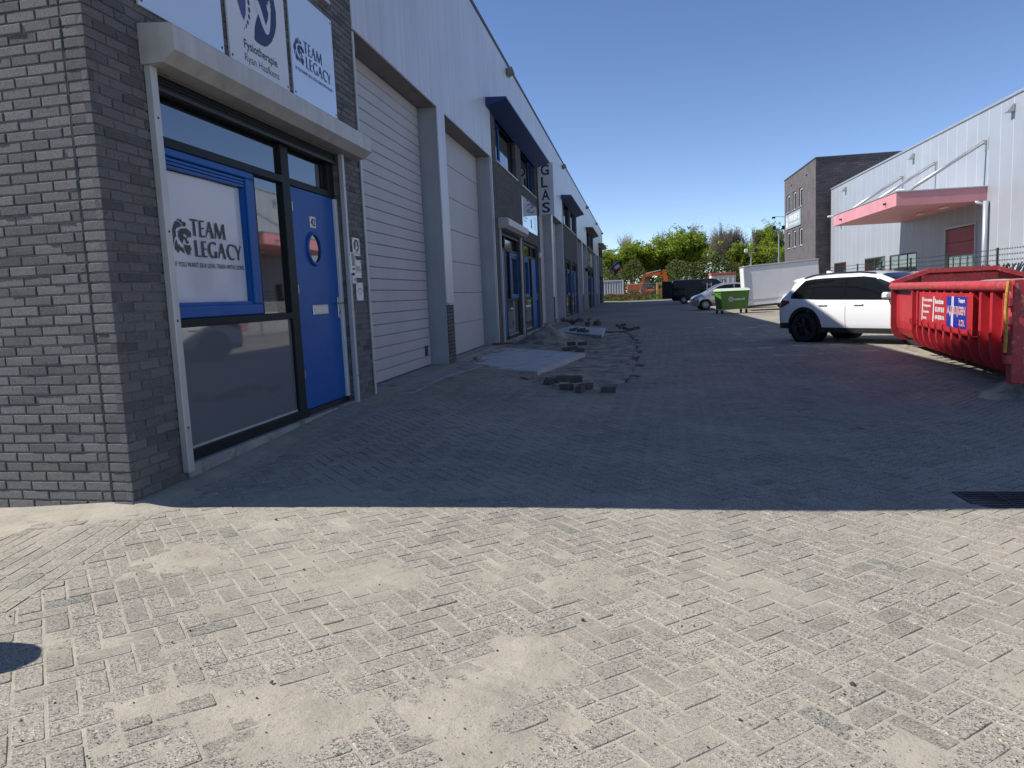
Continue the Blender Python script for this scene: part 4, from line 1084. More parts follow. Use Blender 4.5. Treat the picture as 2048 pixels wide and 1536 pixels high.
for a, b in zip(edges[:-1], edges[1:]):
    a, b = a+.004, b-.004; T = HALL_Z-.06; L = [(a, T), (b, T), (b, -.1), (a, -.1)]; pieces = [L]; lowp = None
    for o in ops:
        p, q, s0, s1 = o[0]-.04, o[1]+.04, o[2]-.06, o[3]+.06
        if q <= a or p >= b: continue
        if p <= a and q >= b: pieces = [[(a, T), (b, T), (b, s1), (a, s1)]]
        elif p <= a: pieces = [[(a, T), (b, T), (b, -.1), (q, -.1), (q, s1), (a, s1)]]
        elif q >= b: pieces = [[(a, T), (b, T), (b, s1), (p, s1), (p, -.1), (a, -.1)]]
        if s0 > .2:
            lowp = [(max(a, p), s0), (min(b, q), s0), (min(b, q), -.1), (max(a, p), -.1)]; pieces.append(lowp)
    for L in pieces:
        mb = MB(); mb.prism(L, 'x', HX, HX+.05); mb.build('cladding_panel', M['silver'], hall, world=True)
    zb_ = max([-.1]+[o[3]+.06 for o in ops if o[0]-.08 < b < o[1]+.08])
    hb('joint_strip', M['silverdark'], HX-.005, HX-.001, b-.012, b+.020, zb_, HALL_Z-.07)
hb('roof_edge', M['galv'], HX-.06, HX+.5, 7.95, HALL_END+.05, HALL_Z-.06, HALL_Z+.06, b=.02)
hb('end_trim', M['silver'], HX-.01, HX+.055, HALL_END-.018, HALL_END+.06, -.1, HALL_Z-.07)
# windows
for (y0, y1, z0, z1) in ops[1:]:
    fr = MB()
    for a, b, c, e in ((y0-.04, y1+.04, z1-.02, z1+.055), (y0-.04, y1+.04, z0-.055, z0+.02), (y0-.04, y0+.05, z0+.02, z1-.02), (y1-.05, y1+.04, z0+.02, z1-.02)): fr.box(HX-.01, HX+.055, a, b, c, e)
    n = 3 if y1-y0 > 4 else 2
    for i in range(1, n): y = y0+(y1-y0)*i/n; fr.box(HX+.0, HX+.055, y-.03, y+.03, z0+.02, z1-.02)
    w = fr.build('window', M['lead'], hall, world=True)
    for i in range(n):
        mb = MB(); mb.box(HX+.03, HX+.045, y0+(y1-y0)*i/n+.04, y0+(y1-y0)*(i+1)/n-.04, z0+.02, z1-.02); mb.build('pane', M['glass'], w, world=True)
# overhead door with glazed sections
ref = MB(); ref.box(HX+.05, HX+.058, DY0, DY1, 0, DZ); od = ref.build('overhead_door', M['lead'], hall, world=True)
for z0, z1, m in ((.02, .62, 'darkred'), (2.32, 2.92, 'darkred'), (2.93, 3.56, 'darkred')):
    mb = MB(); mb.cbox(HX+.01, HX+.045, DY0+.06, DY1-.06, z0, z1, .01); mb.build('door_section', M[m], od, world=True)
for r in range(2):
    z0 = .64+r*.84
    for i in range(4):
        a = DY0+.06+(DY1-DY0-.12)*i/4; b = DY0+.06+(DY1-DY0-.12)*(i+1)/4
        fr = MB()
        for p, q, s, t in ((a+.01, b-.01, z0, z0+.07), (a+.01, b-.01, z0+.75, z0+.82), (a+.01, a+.08, z0+.07, z0+.75), (b-.08, b-.01, z0+.07, z0+.75)): fr.box(HX+.01, HX+.045, p, q, s, t)
        f_ = fr.build('glazed_section', M['galv'], od, world=True)
        mb = MB(); mb.box(HX+.02, HX+.03, a+.08, b-.08, z0+.07, z0+.75); mb.build('pane', M['glass'], f_, world=True)
fr = MB()
for a, b, c, e in ((DY0-.1, DY1+.1, DZ, DZ+.1), (DY0-.1, DY0, 0, DZ), (DY1, DY1+.1, 0, DZ)): fr.box(HX-.06, HX+.055, a, b, c, e)
fr.build('door_frame', M['galv'], hall, world=True)
# canopy with three stays
CX0, CY0, CY1, CZ0, CZ1 = 11.35, 35.55, 46.05, 4.50, 5.08
cn = MB(); cn.cbox(CX0, HX-.003, CY0, CY1, CZ0, CZ1, .01); can = cn.build('canopy', M['pink'], hall, world=True)
mb = MB(); mb.cbox(CX0-.03, HX-.003, CY0-.03, CY1+.03, CZ1+.001, CZ1+.06, .01); mb.build('edge_flashing', M['galv'], can, world=True)
for y in (35.75, 41.2, 45.9):
    mb = MB(); mb.cyl((HX-.12, y, 6.98), (CX0+.6, y, CZ1+.1), .075, n=12); st = mb.build('stay', M['galv'], can, True, world=True)
    mb = MB(); mb.box(HX-.012, HX-.002, y-.2, y+.2, 6.65, 7.15); mb.cbox(HX-.22, HX-.012, y-.05, y+.05, 6.88, 7.08, .02); mb.build('anchor_plate', M['galv'], st, world=True)
for (x, y) in ((13.9, 37.2), (13.9, 40.0)):
    mb = MB(); mb.cbox(x-.12, x+.12, y-.3, y+.3, CZ0-.10, CZ0-.002, .03); mb.build('canopy_light', M['cream'], can, world=True)
mb = MB(); mb.cyl((CX0-.12, 36.9, 4.72), (CX0, 36.9, 4.75), .05); mb.cyl((CX0-.12, 44.3, 4.72), (CX0, 44.3, 4.75), .05); mb.build('rain_spout', M['lead'], can, world=True)
mb = MB(); mb.cyl((HX-.13, 35.35, 0), (HX-.13, 35.35, 4.48), .11, n=14); mb.cyl((HX-.13, 35.35, 4.3), (HX-.55, 35.7, 4.55), .07, n=10); mb.build('downpipe', M['silver'], hall, True, world=True)
for y in (33.5, 44.3, 57.5):
    mb = MB(); mb.prism([(HX-.30, 7.72), (HX-.03, 7.72), (HX-.03, 8.02), (HX-.08, 8.02)], 'y', y-.16, y+.16); mb.build('hall_floodlight', M['galv'], hall, world=True)
t = thing('wall_lamp', 'street style wall lamp on an arm at the far end of the hall canopy', 'lamp', (HX-.02, 58.6, 5.2))
mb = MB(); mb.tube([(0, 0, 0), (-.05, 0, .7), (-.2, 0, .85), (-.35, 0, .88)], .03, 8); mb.build('arm', M['galv'], t)
mb = MB(); mb.cbox(-.95, -.32, -.12, .12, .82, .96, .05); mb.build('head', M['white'], t)
t = thing('wall_lamp', 'lamp head sticking up behind the middle canopy stay of the hall', 'lamp', (HX-.02, 44.8, 5.9))
mb = MB(); mb.tube([(0, 0, 0), (-.35, 0, .25)], .04, 8); mb.build('arm', M['galv'], t)
mb = MB(); mb.cbox(-.7, -.25, -.12, .12, .2, .32, .05); mb.build('head', M['white'], t)

# dark office block -------------------------------------------------------------------
OX, OY0, OY1, OZ = 14.0, 62.15, 74.4, 10.9
off = thing('office_block', 'dark brick three storey office block with grey name sign', 'building', (OX, OY0, 0))
def ob(name, mat, x0, x1, y0, y1, z0, z1, parent=None, b=0.0):
    mb = MB(); (mb.cbox(x0, x1, y0, y1, z0, z1, b) if b else mb.box(x0, x1, y0, y1, z0, z1)); return mb.build(name, mat, parent or off, world=True)
wy = [(66.8, 68.1), (69.4, 70.7), (71.95, 73.45)]
rows = [(1.4, 2.9), (4.55, 6.05), (7.82, 9.38)]
ys = [OY0] + [v for w in wy for v in w] + [OY1]
wl_ = MB()
for a, b in zip(ys[0::2], ys[1::2]): wl_.box(OX, OX+.3, a, b, -.1, OZ-.05)
zs = [-.1] + [v for r in rows for v in r] + [OZ-.05]
for (a, b) in wy:
    for c, e in zip(zs[0::2], zs[1::2]): wl_.box(OX, OX+.3, a, b, c, e)
wl_.build('side_wall', M['dbrickx'], off, world=True)
ob('front_wall', M['dbricky'], OX+.30, OX+22, OY0+.0, OY0+.3, -.1, OZ-.05)
mb = MB(); mb.box(OX+.002, OX+.30, OY0-.004, OY0-.001, -.1, OZ-.06); mb.build('corner_brickwork', M['dbricky'], off, world=True)
ob('core', M['black'], OX+.5, OX+22, OY0+.31, OY1, 0, OZ-.2)
ob('roof_edge', M['lead'], OX-.05, OX+22, OY0-.05, OY1+.05, OZ-.05, OZ+.06, b=.02)
for (a, b) in wy:
    for (c, e) in rows:
        fr = MB()
        for p, q, r, s in ((a, b, e-.14, e), (a, b, c, c+.07), (a, a+.07, c+.07, e-.14), (b-.07, b, c+.07, e-.14)): fr.box(OX+.10, OX+.16, p, q, r, s)
        w = fr.build('window', M['white'], off, world=True)
        mb = MB(); mb.box(OX+.13, OX+.14, a+.07, b-.07, c+.07, e-.14); mb.build('pane', M['glass'], w, world=True)
        mb = MB(); mb.cbox(OX-.06, OX+.10, a-.05, b+.05, c-.07, c-.002, .01); mb.build('sill', M['galv'], w, world=True)
for y in (65.2, 71.2): ob('vent_spout', M['black'], OX-.06, OX, y-.06, y+.06, 10.0, 10.12)
nsb = thing('name_sign', 'grey name sign with white lettering on the dark office block', 'sign', (OX-.02, 70.35, 6.28))
mb = MB(); mb.cbox(-.06, .018, -3.15, 3.15, 0, 1.32, .015); mb.build('board', plain('grey_sign', (.30, .33, .35), .45, var=.08), nsb)
mb = MB(); put_text(mb, "PERIER'S", (-.064, 1.55, .62), (0,-1,0), (0,0,1), 4.3, .52, .03); put_text(mb, 'BLOEMEN & DECORATIES', (-.064, 1.5, .22), (0,-1,0), (0,0,1), 4.2, .22, .03)
vs, fs = fill_loops([[(0, 0), (.9, 0), (.8, .35), (.62, .5), (.7, .75), (.55, .95), (.35, .95), (.2, .75), (.28, .5), (.1, .35)]])
mb.build('lettering', M['white'], nsb)
mb = MB(); mb.add([(-.064, 2.95-a, .18+b) for a, b in vs], fs); mb.build('emblem', M['white'], nsb)
t = thing('security_camera', 'small dark camera on an arm at the far edge of the office block', 'camera', (OX, 74.3, 7.6))
mb = MB(); mb.tube([(0, 0, 0), (-.9, 0, .05)], .03, 6); mb.build('arm', M['galv'], t)
mb = MB(); mb.cbox(-1.15, -.85, -.08, .08, -.12, .06, .02); mb.build('body', M['black'], t)

# ------------------------------------------------------------------ chain link fence with barbed wire
FXX = 9.35
M['fencegreen'] = plain('dark_green_fence', (0.018, 0.032, 0.028), 0.5, 0.1, 0.2, 8)
fence = thing('chainlink_fence', 'dark green chain link fence topped with three barbed wires', 'fence', (FXX, 10, 0))
py = [9.0+3.12*i for i in range(17)]
for i, y in enumerate(py):
    mb = MB(); z = float(gz(FXX, y)); mb.cyl((FXX, y, z-.1), (FXX, y, z+1.62), .028, n=8); p_ = mb.build('post', M['fencegreen'], fence, world=True)
    mb = MB(); mb.box(FXX-.02, FXX+.02, y-.03, y+.03, z+1.60, z+2.02); mb.build('spur', M['fencegreen'], p_, world=True)
z9 = lambda y: float(gz(FXX, y))
for h in (1.55, .85, .12):
    mb = MB(); mb.tube([(FXX+.03, y, z9(y)+h) for y in py], .006, 5); mb.build('line_wire', M['fencegreen'], fence, world=True)
for h in (1.70, 1.84, 1.98):
    mb = MB(); pts = [(FXX, y+(3.12*t/4), z9(y)+h-.02*math.sin(math.pi*t/4)) for y in py[:-1] for t in range(4)]; mb.tube(pts, .005, 4)
    for y in np.arange(9, 58, .13):
        if y < 40:
            zz = z9(y)+h-.01; mb.box(FXX-.004, FXX+.004, y-.014, y+.014, zz-.02, zz+.02)
    mb.build('barbed_wire', M['fencegreen'], fence, world=True)
mb = MB()                                                      # diamond mesh as crossed wires
for y in np.arange(9.0, 40.0, .10):
    for s in (-1, 1):
        L = 1.45; y2 = y+s*L*.95; z0 = z9(y)+.1
        mb.cyl((FXX+.03, y, z0), (FXX+.03, y2, z0+L), .0028, n=3, cap=False)
o = mb.build('wire_mesh', M['galv'], fence, world=True, fix=False); stuff(o)
rl = thing('mesh_roll', 'bundle of dark green netting hung over the fence top beside the white van', 'netting', (FXX-.02, 20.6, 1.28))
mb = MB()
for i in range(46):
    y = -1.6+i*.07; mb.tube([(random.gauss(-.08, .03), y, .30+random.gauss(0, .02)), (random.gauss(-.14, .03), y+random.gauss(0, .05), .1), (random.gauss(-.05, .03), y+random.gauss(0, .06), -.10)], .016, 5)
mb.build('strands', M['fencegreen'], rl)

# ------------------------------------------------------------------ red roll-off container
M['red'] = plain('red_container_paint', (0.41, 0.020, 0.026), 0.52, 0, 0.16, 2.5, 0.12, 12, streak=0.2, dirt=((0.22, 0.07, 0.05), 11, 0.66))
M['redworn'] = plain('worn_red_rail', (0.40, 0.035, 0.04), 0.5, 0, 0.2, 4, 0.15, 40, dirt=((0.33, 0.19, 0.13), 15, 0.555))
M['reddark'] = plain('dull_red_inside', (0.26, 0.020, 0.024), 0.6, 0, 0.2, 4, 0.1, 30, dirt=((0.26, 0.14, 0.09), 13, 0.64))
M['rope'] = plain('yellow_rope', (0.45, 0.24, 0.04), 0.8, var=0.3, scale=40)
CB = .20
P0 = on_z(2022, 756, CB); P1 = on_z(1780, 675, CB)
dv = (P1-P0)[:2]; CL = float(np.linalg.norm(dv)); cang = math.atan2(dv[1], dv[0])
ct = thing('rolloff_container', 'red ribbed roll-off container with blue and white company signs', 'container', (P0[0], P0[1], float(gz(P0[0]+1, P0[1]+3))), cang)
WD = 2.35; TZ = 1.13
def cpart(mb, name, mat, parent=None, smooth=False): return mb.build(name, mat, parent or ct, smooth)
wallp = [(-.10, TZ), (-.10, .54), (-.115, .40), (-.17, .28), (-.28, .21), (-.50, .19)]
for sgn, nm in ((1, 'near'), (-1, 'far')):
    tr = (lambda y: y) if sgn == 1 else (lambda y: -WD-y)
    mb = MB(); prof = [(tr(y), z) for y, z in wallp] + [(tr(y-.03), z+.02) for y, z in wallp[::-1]]
    mb.prism(prof, 'x', .10, CL-.02); cpart(mb, 'side_wall', M['red'])
    mb = MB(); mb.cyl((.04, tr(-.035), TZ+.055), (CL-.0, tr(-.035), TZ+.055), .068, n=16); r_ = cpart(mb, 'top_rail', M['redworn'], smooth=50)
    mb = MB(); mb.cbox(.05, CL-.03, min(tr(-.19), tr(-.10)), max(tr(-.19), tr(-.10)), TZ+.02, TZ+.115, .006); cpart(mb, 'rail_ledge', M['redworn'], r_)
ribx = [0.30, .74, 1.16, 1.58, 2.0, 2.42, 2.84, 3.26, 3.68, 4.10, 4.52, 4.92]
ribx = [x for x in ribx if x < CL-.2]
outp = [(0, TZ-.02), (0, .44), (-.02, .33), (-.08, .22), (-.20, .155), (-.50, .14)]
for x in ribx:
    for sgn in (1, -1):
        tr = (lambda y: y) if sgn == 1 else (lambda y: -WD-y)
        mb = MB(); mb.prism([(tr(y), z) for y, z in outp] + [(tr(y), z) for y, z in wallp[::-1]], 'x', x-.045, x+.045)
        rb = cpart(mb, 'rib', M['red'])
        if sgn == 1:
            mb = MB(); mb.tube([(x-.06, .012, .55), (x-.075, .035, .62), (x-.10, .03, .65), (x-.115, .012, .60), (x-.115, .010, .55)], .009, 6); cpart(mb, 'lashing_hook', M['red'], rb)
PX0, PX1 = 1.42, 4.30
mb = MB(); mb.cbox(PX0, PX1, .002, .012, .56, TZ-.035, .004); pl = cpart(mb, 'sign_plate', M['red'])
mb = MB(); mb.cbox(PX0, PX1, -.09, .002, .545, .558, .002); cpart(mb, 'plate_ledge', M['red'], pl)
# signs on the plate; reading direction is towards the gate (-x local)
SG = plain('container_blue', (0.012, 0.02, 0.26), 0.4, var=.05); SW = plain('container_white', (0.75, 0.75, 0.75), 0.45, var=.05); SR = plain('container_pink', (0.62, 0.07, 0.09), 0.45)
mb = MB(); mb.box(1.66, 2.62, .012, .015, .63, 1.05); bs = cpart(mb, 'blue_sign', SG, pl)
def side_text(m, s, x, z, w, h, b=.03): put_text(m, s, (x, .018, z), (-1,0,0), (0,0,1), w, h, b)
mb = MB(); put_text(mb, 'Transport', (2.03, .0175, .955), (-1,0,0), (0,0,1), .30, .075, .03)
for x in (2.36, 2.30): mb.add([(x-.02, .0165, .63), (x+.02, .0165, .63), (x-.0, .0165, 1.05), (x-.04, .0165, 1.05)], [(0, 1, 2, 3)])
put_text(mb, 'A.J.HUIJGEN', (2.60, .0180, .78), (-1,0,0), (0,0,1), .90, .14, .05); put_text(mb, '& ZN.', (1.99, .0180, .665), (-1,0,0), (0,0,1), .27, .08, .05)
cpart(mb, 'white_lettering', SW, pl)
mb = MB(); put_text(mb, 'A.J.HUIJGEN', (2.595, .0200, .787), (-1,0,0), (0,0,1), .89, .127, .0); cpart(mb, 'red_lettering', SR, pl)
mb = MB(); put_text(mb, '& ZN.', (1.985, .0200, .67), (-1,0,0), (0,0,1), .26, .07, .0); cpart(mb, 'red_lettering', SR, pl)
mb = MB()
for (x, z0, z1) in ((4.08, .66, 1.02), (3.38, .66, 1.04)): mb.add([(x-.03, .016, z0), (x+.02, .016, z0), (x-.02, .016, z1), (x-.07, .016, z1)], [(0, 1, 2, 3)])
for i, (s, w) in enumerate((('Grond- en straatwerken', .56), ('Rioleringswerken', .46), ('Sloopwerken', .36), ('Recycling', .2))): side_text(mb, s, 3.98, .955-.095*i, w, .055)
for i, (s, w) in enumerate((('Bunschoten', .48), ('033-299 98 05', .52), ('AJHUIJGEN.NL', .54))): side_text(mb, s, 3.26, .93-.12*i, w, .075, .03)
cpart(mb, 'side_lettering', SW, pl)
# gate end
mb = MB(); mb.cbox(-.02, .14, -.16, .012, .13, TZ+.13, .01); cpart(mb, 'corner_post', M['redworn'])
mb = MB(); mb.cbox(-.02, .14, -WD-.012, -WD+.16, .13, TZ+.13, .01); cpart(mb, 'corner_post', M['redworn'])
gt = MB(); gt.cbox(.02, .07, -WD+.16, -.16, .18, TZ+.10, .006); gate = cpart(gt, 'gate', M['red'])
for z0, z1 in ((.18, .32), (.66, .80), (TZ-.02, TZ+.11)): mb = MB(); mb.cbox(-.05, .02, -WD+.16, -.162, z0, z1, .01); cpart(mb, 'crossbar', M['red'], gate)
for y in (-.62, -1.2, -1.75): mb = MB(); mb.cbox(-.045, .02, y-.05, y+.05, .32, TZ-.02, .01); cpart(mb, 'upright', M['red'], gate)
mb = MB(); mb.box(-.056, -.0505, -.58, -.36, .40, .60); cpart(mb, 'maker_plate', M['white'], gate)
mb = MB(); put_text(mb, 'A', (-.058, -.42, .47), (0,-1,0), (0,0,1), .1, .1, .06); cpart(mb, 'plate_print', SR, gate)
for z in (.36, .78, .98):
    mb = MB(); mb.cyl((-.01, .045, z), (-.01, .045, z+.085), .045, n=12); mb.box(-.04, .12, .0125, .05, z+.01, z+.075); cpart(mb, 'hinge', M['redworn'])
mb = MB(); mb.tube([(-.03, .06, 1.24), (-.04, .075, 1.12), (-.03, .08, .9), (-.035, .07, .7), (-.03, .075, .48)], .018, 7); cpart(mb, 'rope', M['rope'])
# raised head wall at the far end
hw = MB(); pts = [(-.50, .14), (-.20, .155), (-.08, .22), (-.02, .33), (-.002, .44), (-.002, TZ), (.0, TZ+.12), (-.62, 1.46), (-1.72, 1.46), (-WD, TZ+.12), (-WD, .44), (-WD+.02, .33), (-WD+.08, .22), (-WD+.20, .155), (-WD+.50, .14)]
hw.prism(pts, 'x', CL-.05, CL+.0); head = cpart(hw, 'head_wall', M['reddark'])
cap = MB(); a = [(.0, TZ+.12), (-.62, 1.46), (-1.72, 1.46), (-WD, TZ+.12)]
for (y0, z0), (y1, z1) in zip(a[:-1], a[1:]):
    L_ = math.hypot(y1-y0, z1-z0); ny, nz = (z1-z0)/L_, -(y1-y0)/L_
    if nz < 0: ny, nz = -ny, -nz
    cap.prism([(y0-ny*.05, z0-nz*.05), (y1-ny*.05, z1-nz*.05), (y1+ny*.03, z1+nz*.03), (y0+ny*.03, z0+nz*.03)], 'x', CL-.19, CL+.03)
cpart(cap, 'head_cap', M['redworn'], head)
mb = MB(); mb.cbox(CL-.12, CL-.052, -1.78, -.50, 1.18, 1.38, .008); cpart(mb, 'stiffener', M['redworn'], head)
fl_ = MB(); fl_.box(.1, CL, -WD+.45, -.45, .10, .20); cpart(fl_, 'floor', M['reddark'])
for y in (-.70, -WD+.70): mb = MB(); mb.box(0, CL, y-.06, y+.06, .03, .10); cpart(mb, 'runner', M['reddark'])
for x in (.3, CL-.3):
    for y in (-.70, -WD+.70): mb = MB(); mb.cyl((x, y-.08, .075), (x, y+.08, .075), .075, n=14); cpart(mb, 'roller', M['rust'])
db = MB(); db.grid(lambda u, v: (.15+u*(CL-.3), -.12-v*(WD-.24), 1.12+.10*math.sin(u*3.1)*math.sin(v*3.1)+.09*(float(fbm(u*9, v*5, 91))-.3)), 60, 26)
o = cpart(db, 'rubble_load', M['sand'], smooth=True)
heap_o = None

# ------------------------------------------------------------------ vehicles
def interp(tab, x): return float(np.interp(x, [t[0] for t in tab], [t[1] for t in tab]))
class Car:
    def __init__(s, **k): s.__dict__.update(k)
    def section(s, x):
        zt, zb, W, belt = interp(s.top, x), interp(s.bot, x), interp(s.plan, x), interp(s.belt, x)
        zs = min(belt, zt-.04); h = zt-zs
        c = float(S((zt-belt), .02, .38))
        low = [(0, zb), (.80*W, zb), (.93*W, zb+.03), (.97*W, zb+.12), (.99*W, zb+.28*(zs-zb)), (W, zb+.55*(zs-zb)), (.992*W, zb+.82*(zs-zb)), (.965*W, zs-.015), (.945*W, zs+.008*c)]
        cab = s.cab; hood = [(.93, .25), (.90, .48), (.86, .66), (.79, .80), (.66, .91), (.45, .97), (0, 1)]
        up = [((cab[i][0]*c+hood[i][0]*(1-c))*W, zs+(cab[i][1]*c+hood[i][1]*(1-c))*h) for i in range(7)]
        return low+up
    def side_y(s, x, z):
        p = s.section(x)[3:]; return float(np.interp(z, [q[1] for q in p], [q[0] for q in p]))
    def top_z(s, x, y):
        p = s.section(x)[8:]; return float(np.interp(-abs(y), [-q[0] for q in p], [q[1] for q in p]))
    def body(s, mat, parent, arches, r):
        xs = s.xs; mb = MB(); n = len(s.section(xs[0])); vs = []
        for x in xs:
            p = s.section(x); vs += [(x, y, z) for y, z in p] + [(x, -y, z) for y, z in p[-2:0:-1]]
        m = 2*n-2; k = len(xs)
        fs = [(j*m+i, j*m+(i+1) % m, (j+1)*m+(i+1) % m, (j+1)*m+i) for j in range(k-1) for i in range(m)]
        fs += [tuple(range(m)), tuple(range((k-1)*m, k*m))[::-1]]
        mb.add(vs, fs); o = mb.build('body', mat, parent)
        cut = MB()
        for ax, az in arches:
            for sg in (1, -1): cut.cyl((ax, sg*(s.hw-.34), az), (ax, sg*(s.hw+.2), az), r, n=28)
        co = cut.build('arch_cutter', mat, parent); bpy.context.view_layer.update()
        md = o.modifiers.new('arches', 'BOOLEAN'); md.operation = 'DIFFERENCE'; md.object = co; md.solver = 'EXACT'
        me = bpy.data.meshes.new_from_object(o.evaluated_get(bpy.context.evaluated_depsgraph_get()))
        o.modifiers.clear(); old = o.data; o.data = me; me.name = 'body'; bpy.data.meshes.remove(old)
        cm = co.data; bpy.data.objects.remove(co); bpy.data.meshes.remove(cm)
        me.shade_smooth(); me.set_sharp_from_angle(angle=RAD(38)); return o
    def side_patch(s, name, mat, parent, side, x0, x1, zlo, zhi, off=.006, nx=12, nz=5):
        mb = MB()
        def f(u, v):
            x = x0+(x1-x0)*u; a, b = zlo(x), zhi(x); z = a+(b-a)*v; return (x, side*(s.side_y(x, z)+off), z)
        mb.grid(f, nx, nz); return mb.build(name, mat, parent, True)
    def top_patch(s, name, mat, parent, x0, x1, w, off=.006, nx=12, ny=8):
        mb = MB()
        def f(u, v):
            x = x0+(x1-x0)*u; y = (2*v-1)*w(x); return (x, y, s.top_z(x, y)+off)
        mb.grid(f, nx, ny); return mb.build(name, mat, parent, True)
def wheel(parent, x, y, r, w, rimmat, spokes=5, twin=True, hub=.68):
    sg = 1 if y > 0 else -1
    mb = MB(); mb.lathe([(r*hub, -w/2), (r*.93, -w/2), (r*.985, -w*.38), (r, -w*.2), (r, w*.2), (r*.985, w*.38), (r*.93, w/2), (r*hub, w/2)], (x, y, r), 'y', 40)
    wo = mb.build('wheel', M['rubber'], parent, 30)
    mb = MB(); mb.lathe([(r*hub, sg*w*.48), (r*hub*.93, sg*w*.44), (r*hub*.90, sg*w*.1), (0.001, sg*w*.05)], (x, y, r), 'y', 40)
    ro_ = mb.build('rim', M['black'] if rimmat is not None else M['galv'], wo, 30)
    mb = MB(); yo = y+sg*w*.40
    for i in range(spokes):
        t = 2*math.pi*i/spokes+.3
        for dt in ((-.13, .13) if twin else (0,)):
            a, b = t+dt*.5, t+dt*1.6; ww = .035*r/.36 if twin else .07*r/.36
            p0 = (x+math.cos(a)*r*.12, yo, r+math.sin(a)*r*.12); p1 = (x+math.cos(b)*r*hub*.97, yo+sg*.008, r+math.sin(b)*r*hub*.97)
            mb.cyl(p0, p1, ww*.8, ww*.6, n=6)
    mb.lathe([(r*hub*1.0, sg*w*.47), (r*hub*.95, sg*w*.50), (r*hub*.90, sg*w*.46)], (x, y, r), 'y', 40); mb.lathe([(.001, sg*w*.47), (r*.15, sg*w*.45), (r*.16, sg*w*.38)], (x, y, r), 'y', 20)
    mb.build('spokes', rimmat or M['galv'], wo, 40); return wo
def vehicle_at(name, label, cat, wheel_pos, heading, local_wheel):
    c, s_ = math.cos(heading), math.sin(heading); lx, ly = local_wheel
    ox, oy = wheel_pos[0]-(c*lx-s_*ly), wheel_pos[1]-(s_*lx+c*ly)
    return thing(name, label, cat, (ox, oy, float(gz(*wheel_pos))), heading)
M['carwhite'] = plain('white_car_paint', (0.74, 0.74, 0.74), 0.18, 0, 0.01, 1, coat=1.0)
M['carsilver'] = plain('silver_beige_paint', (0.42, 0.40, 0.37), 0.25, 0.55, 0.03, 1, coat=1.0)
M['carblack'] = plain('black_car_paint', (0.008, 0.009, 0.012), 0.30, 0, 0.05, 1, spec=0.22)
M['taillight'] = plain('red_tail_lamp', (0.16, 0.006, 0.008), 0.08, 0, 0.05, 1, coat=1.0)
M['headlight'] = plain('clear_head_lamp', (0.45, 0.47, 0.50), 0.08, 0.3, 0.1, 6, coat=1.0)
M['rimdark'] = plain('gloss_black_rim', (0.02, 0.02, 0.021), 0.25, 0.4, 0.1)
xs_ = lambda L, n=54: [L*(.5-.5*math.cos(math.pi*(i+.0)/n))*.5+L*(i/n)*.5 for i in range(n+1)]
CABS = [(.925, .20), (.885, .45), (.84, .68), (.79, .84), (.69, .945), (.45, .99), (0, 1)]
# white SUV
suv = Car(hw=.945, cab=CABS, xs=[max(.012, min(4.68, x)) for x in xs_(4.7)],
  top=[(0, .78), (.03, .98), (.10, 1.06), (.17, 1.14), (.48, 1.52), (.60, 1.575), (1.0, 1.63), (1.7, 1.665), (2.3, 1.655), (2.7, 1.60), (3.0, 1.48), (3.62, 1.12), (3.75, 1.075), (4.3, 1.0), (4.55, .90), (4.66, .76), (4.7, .6)],
  bot=[(0, .42), (.08, .32), (.5, .26), (4.2, .24), (4.6, .30), (4.7, .4)],
  plan=[(0, .72), (.06, .80), (.2, .87), (.55, .925), (.9, .945), (3.6, .945), (4.1, .92), (4.45, .84), (4.62, .70), (4.7, .55)],
  belt=[(0, 1.08), (.6, 1.07), (1.2, 1.035), (3.6, .985), (4.7, .9)])
sv = vehicle_at('parked_suv', 'white SUV with black wheels parked behind the red container', 'car', on_z(1612, 684, float(gz(3.9, 17.8)))[:2], RAD(-50), (.89*.925, -.84*.925))
sv.scale = (.925, .925, .92)
bd = suv.body(M['carwhite'], sv, ((.89, .37), (3.75, .37)), .43)
DLO = lambda x: interp(suv.belt, x)+.015
def hi(x): return min(interp(suv.top, x)-.125, DLO(x)+max(.02, (x-.42)*1.05)) if x < 1.2 else min(interp(suv.top, x)-.125, 1.52)
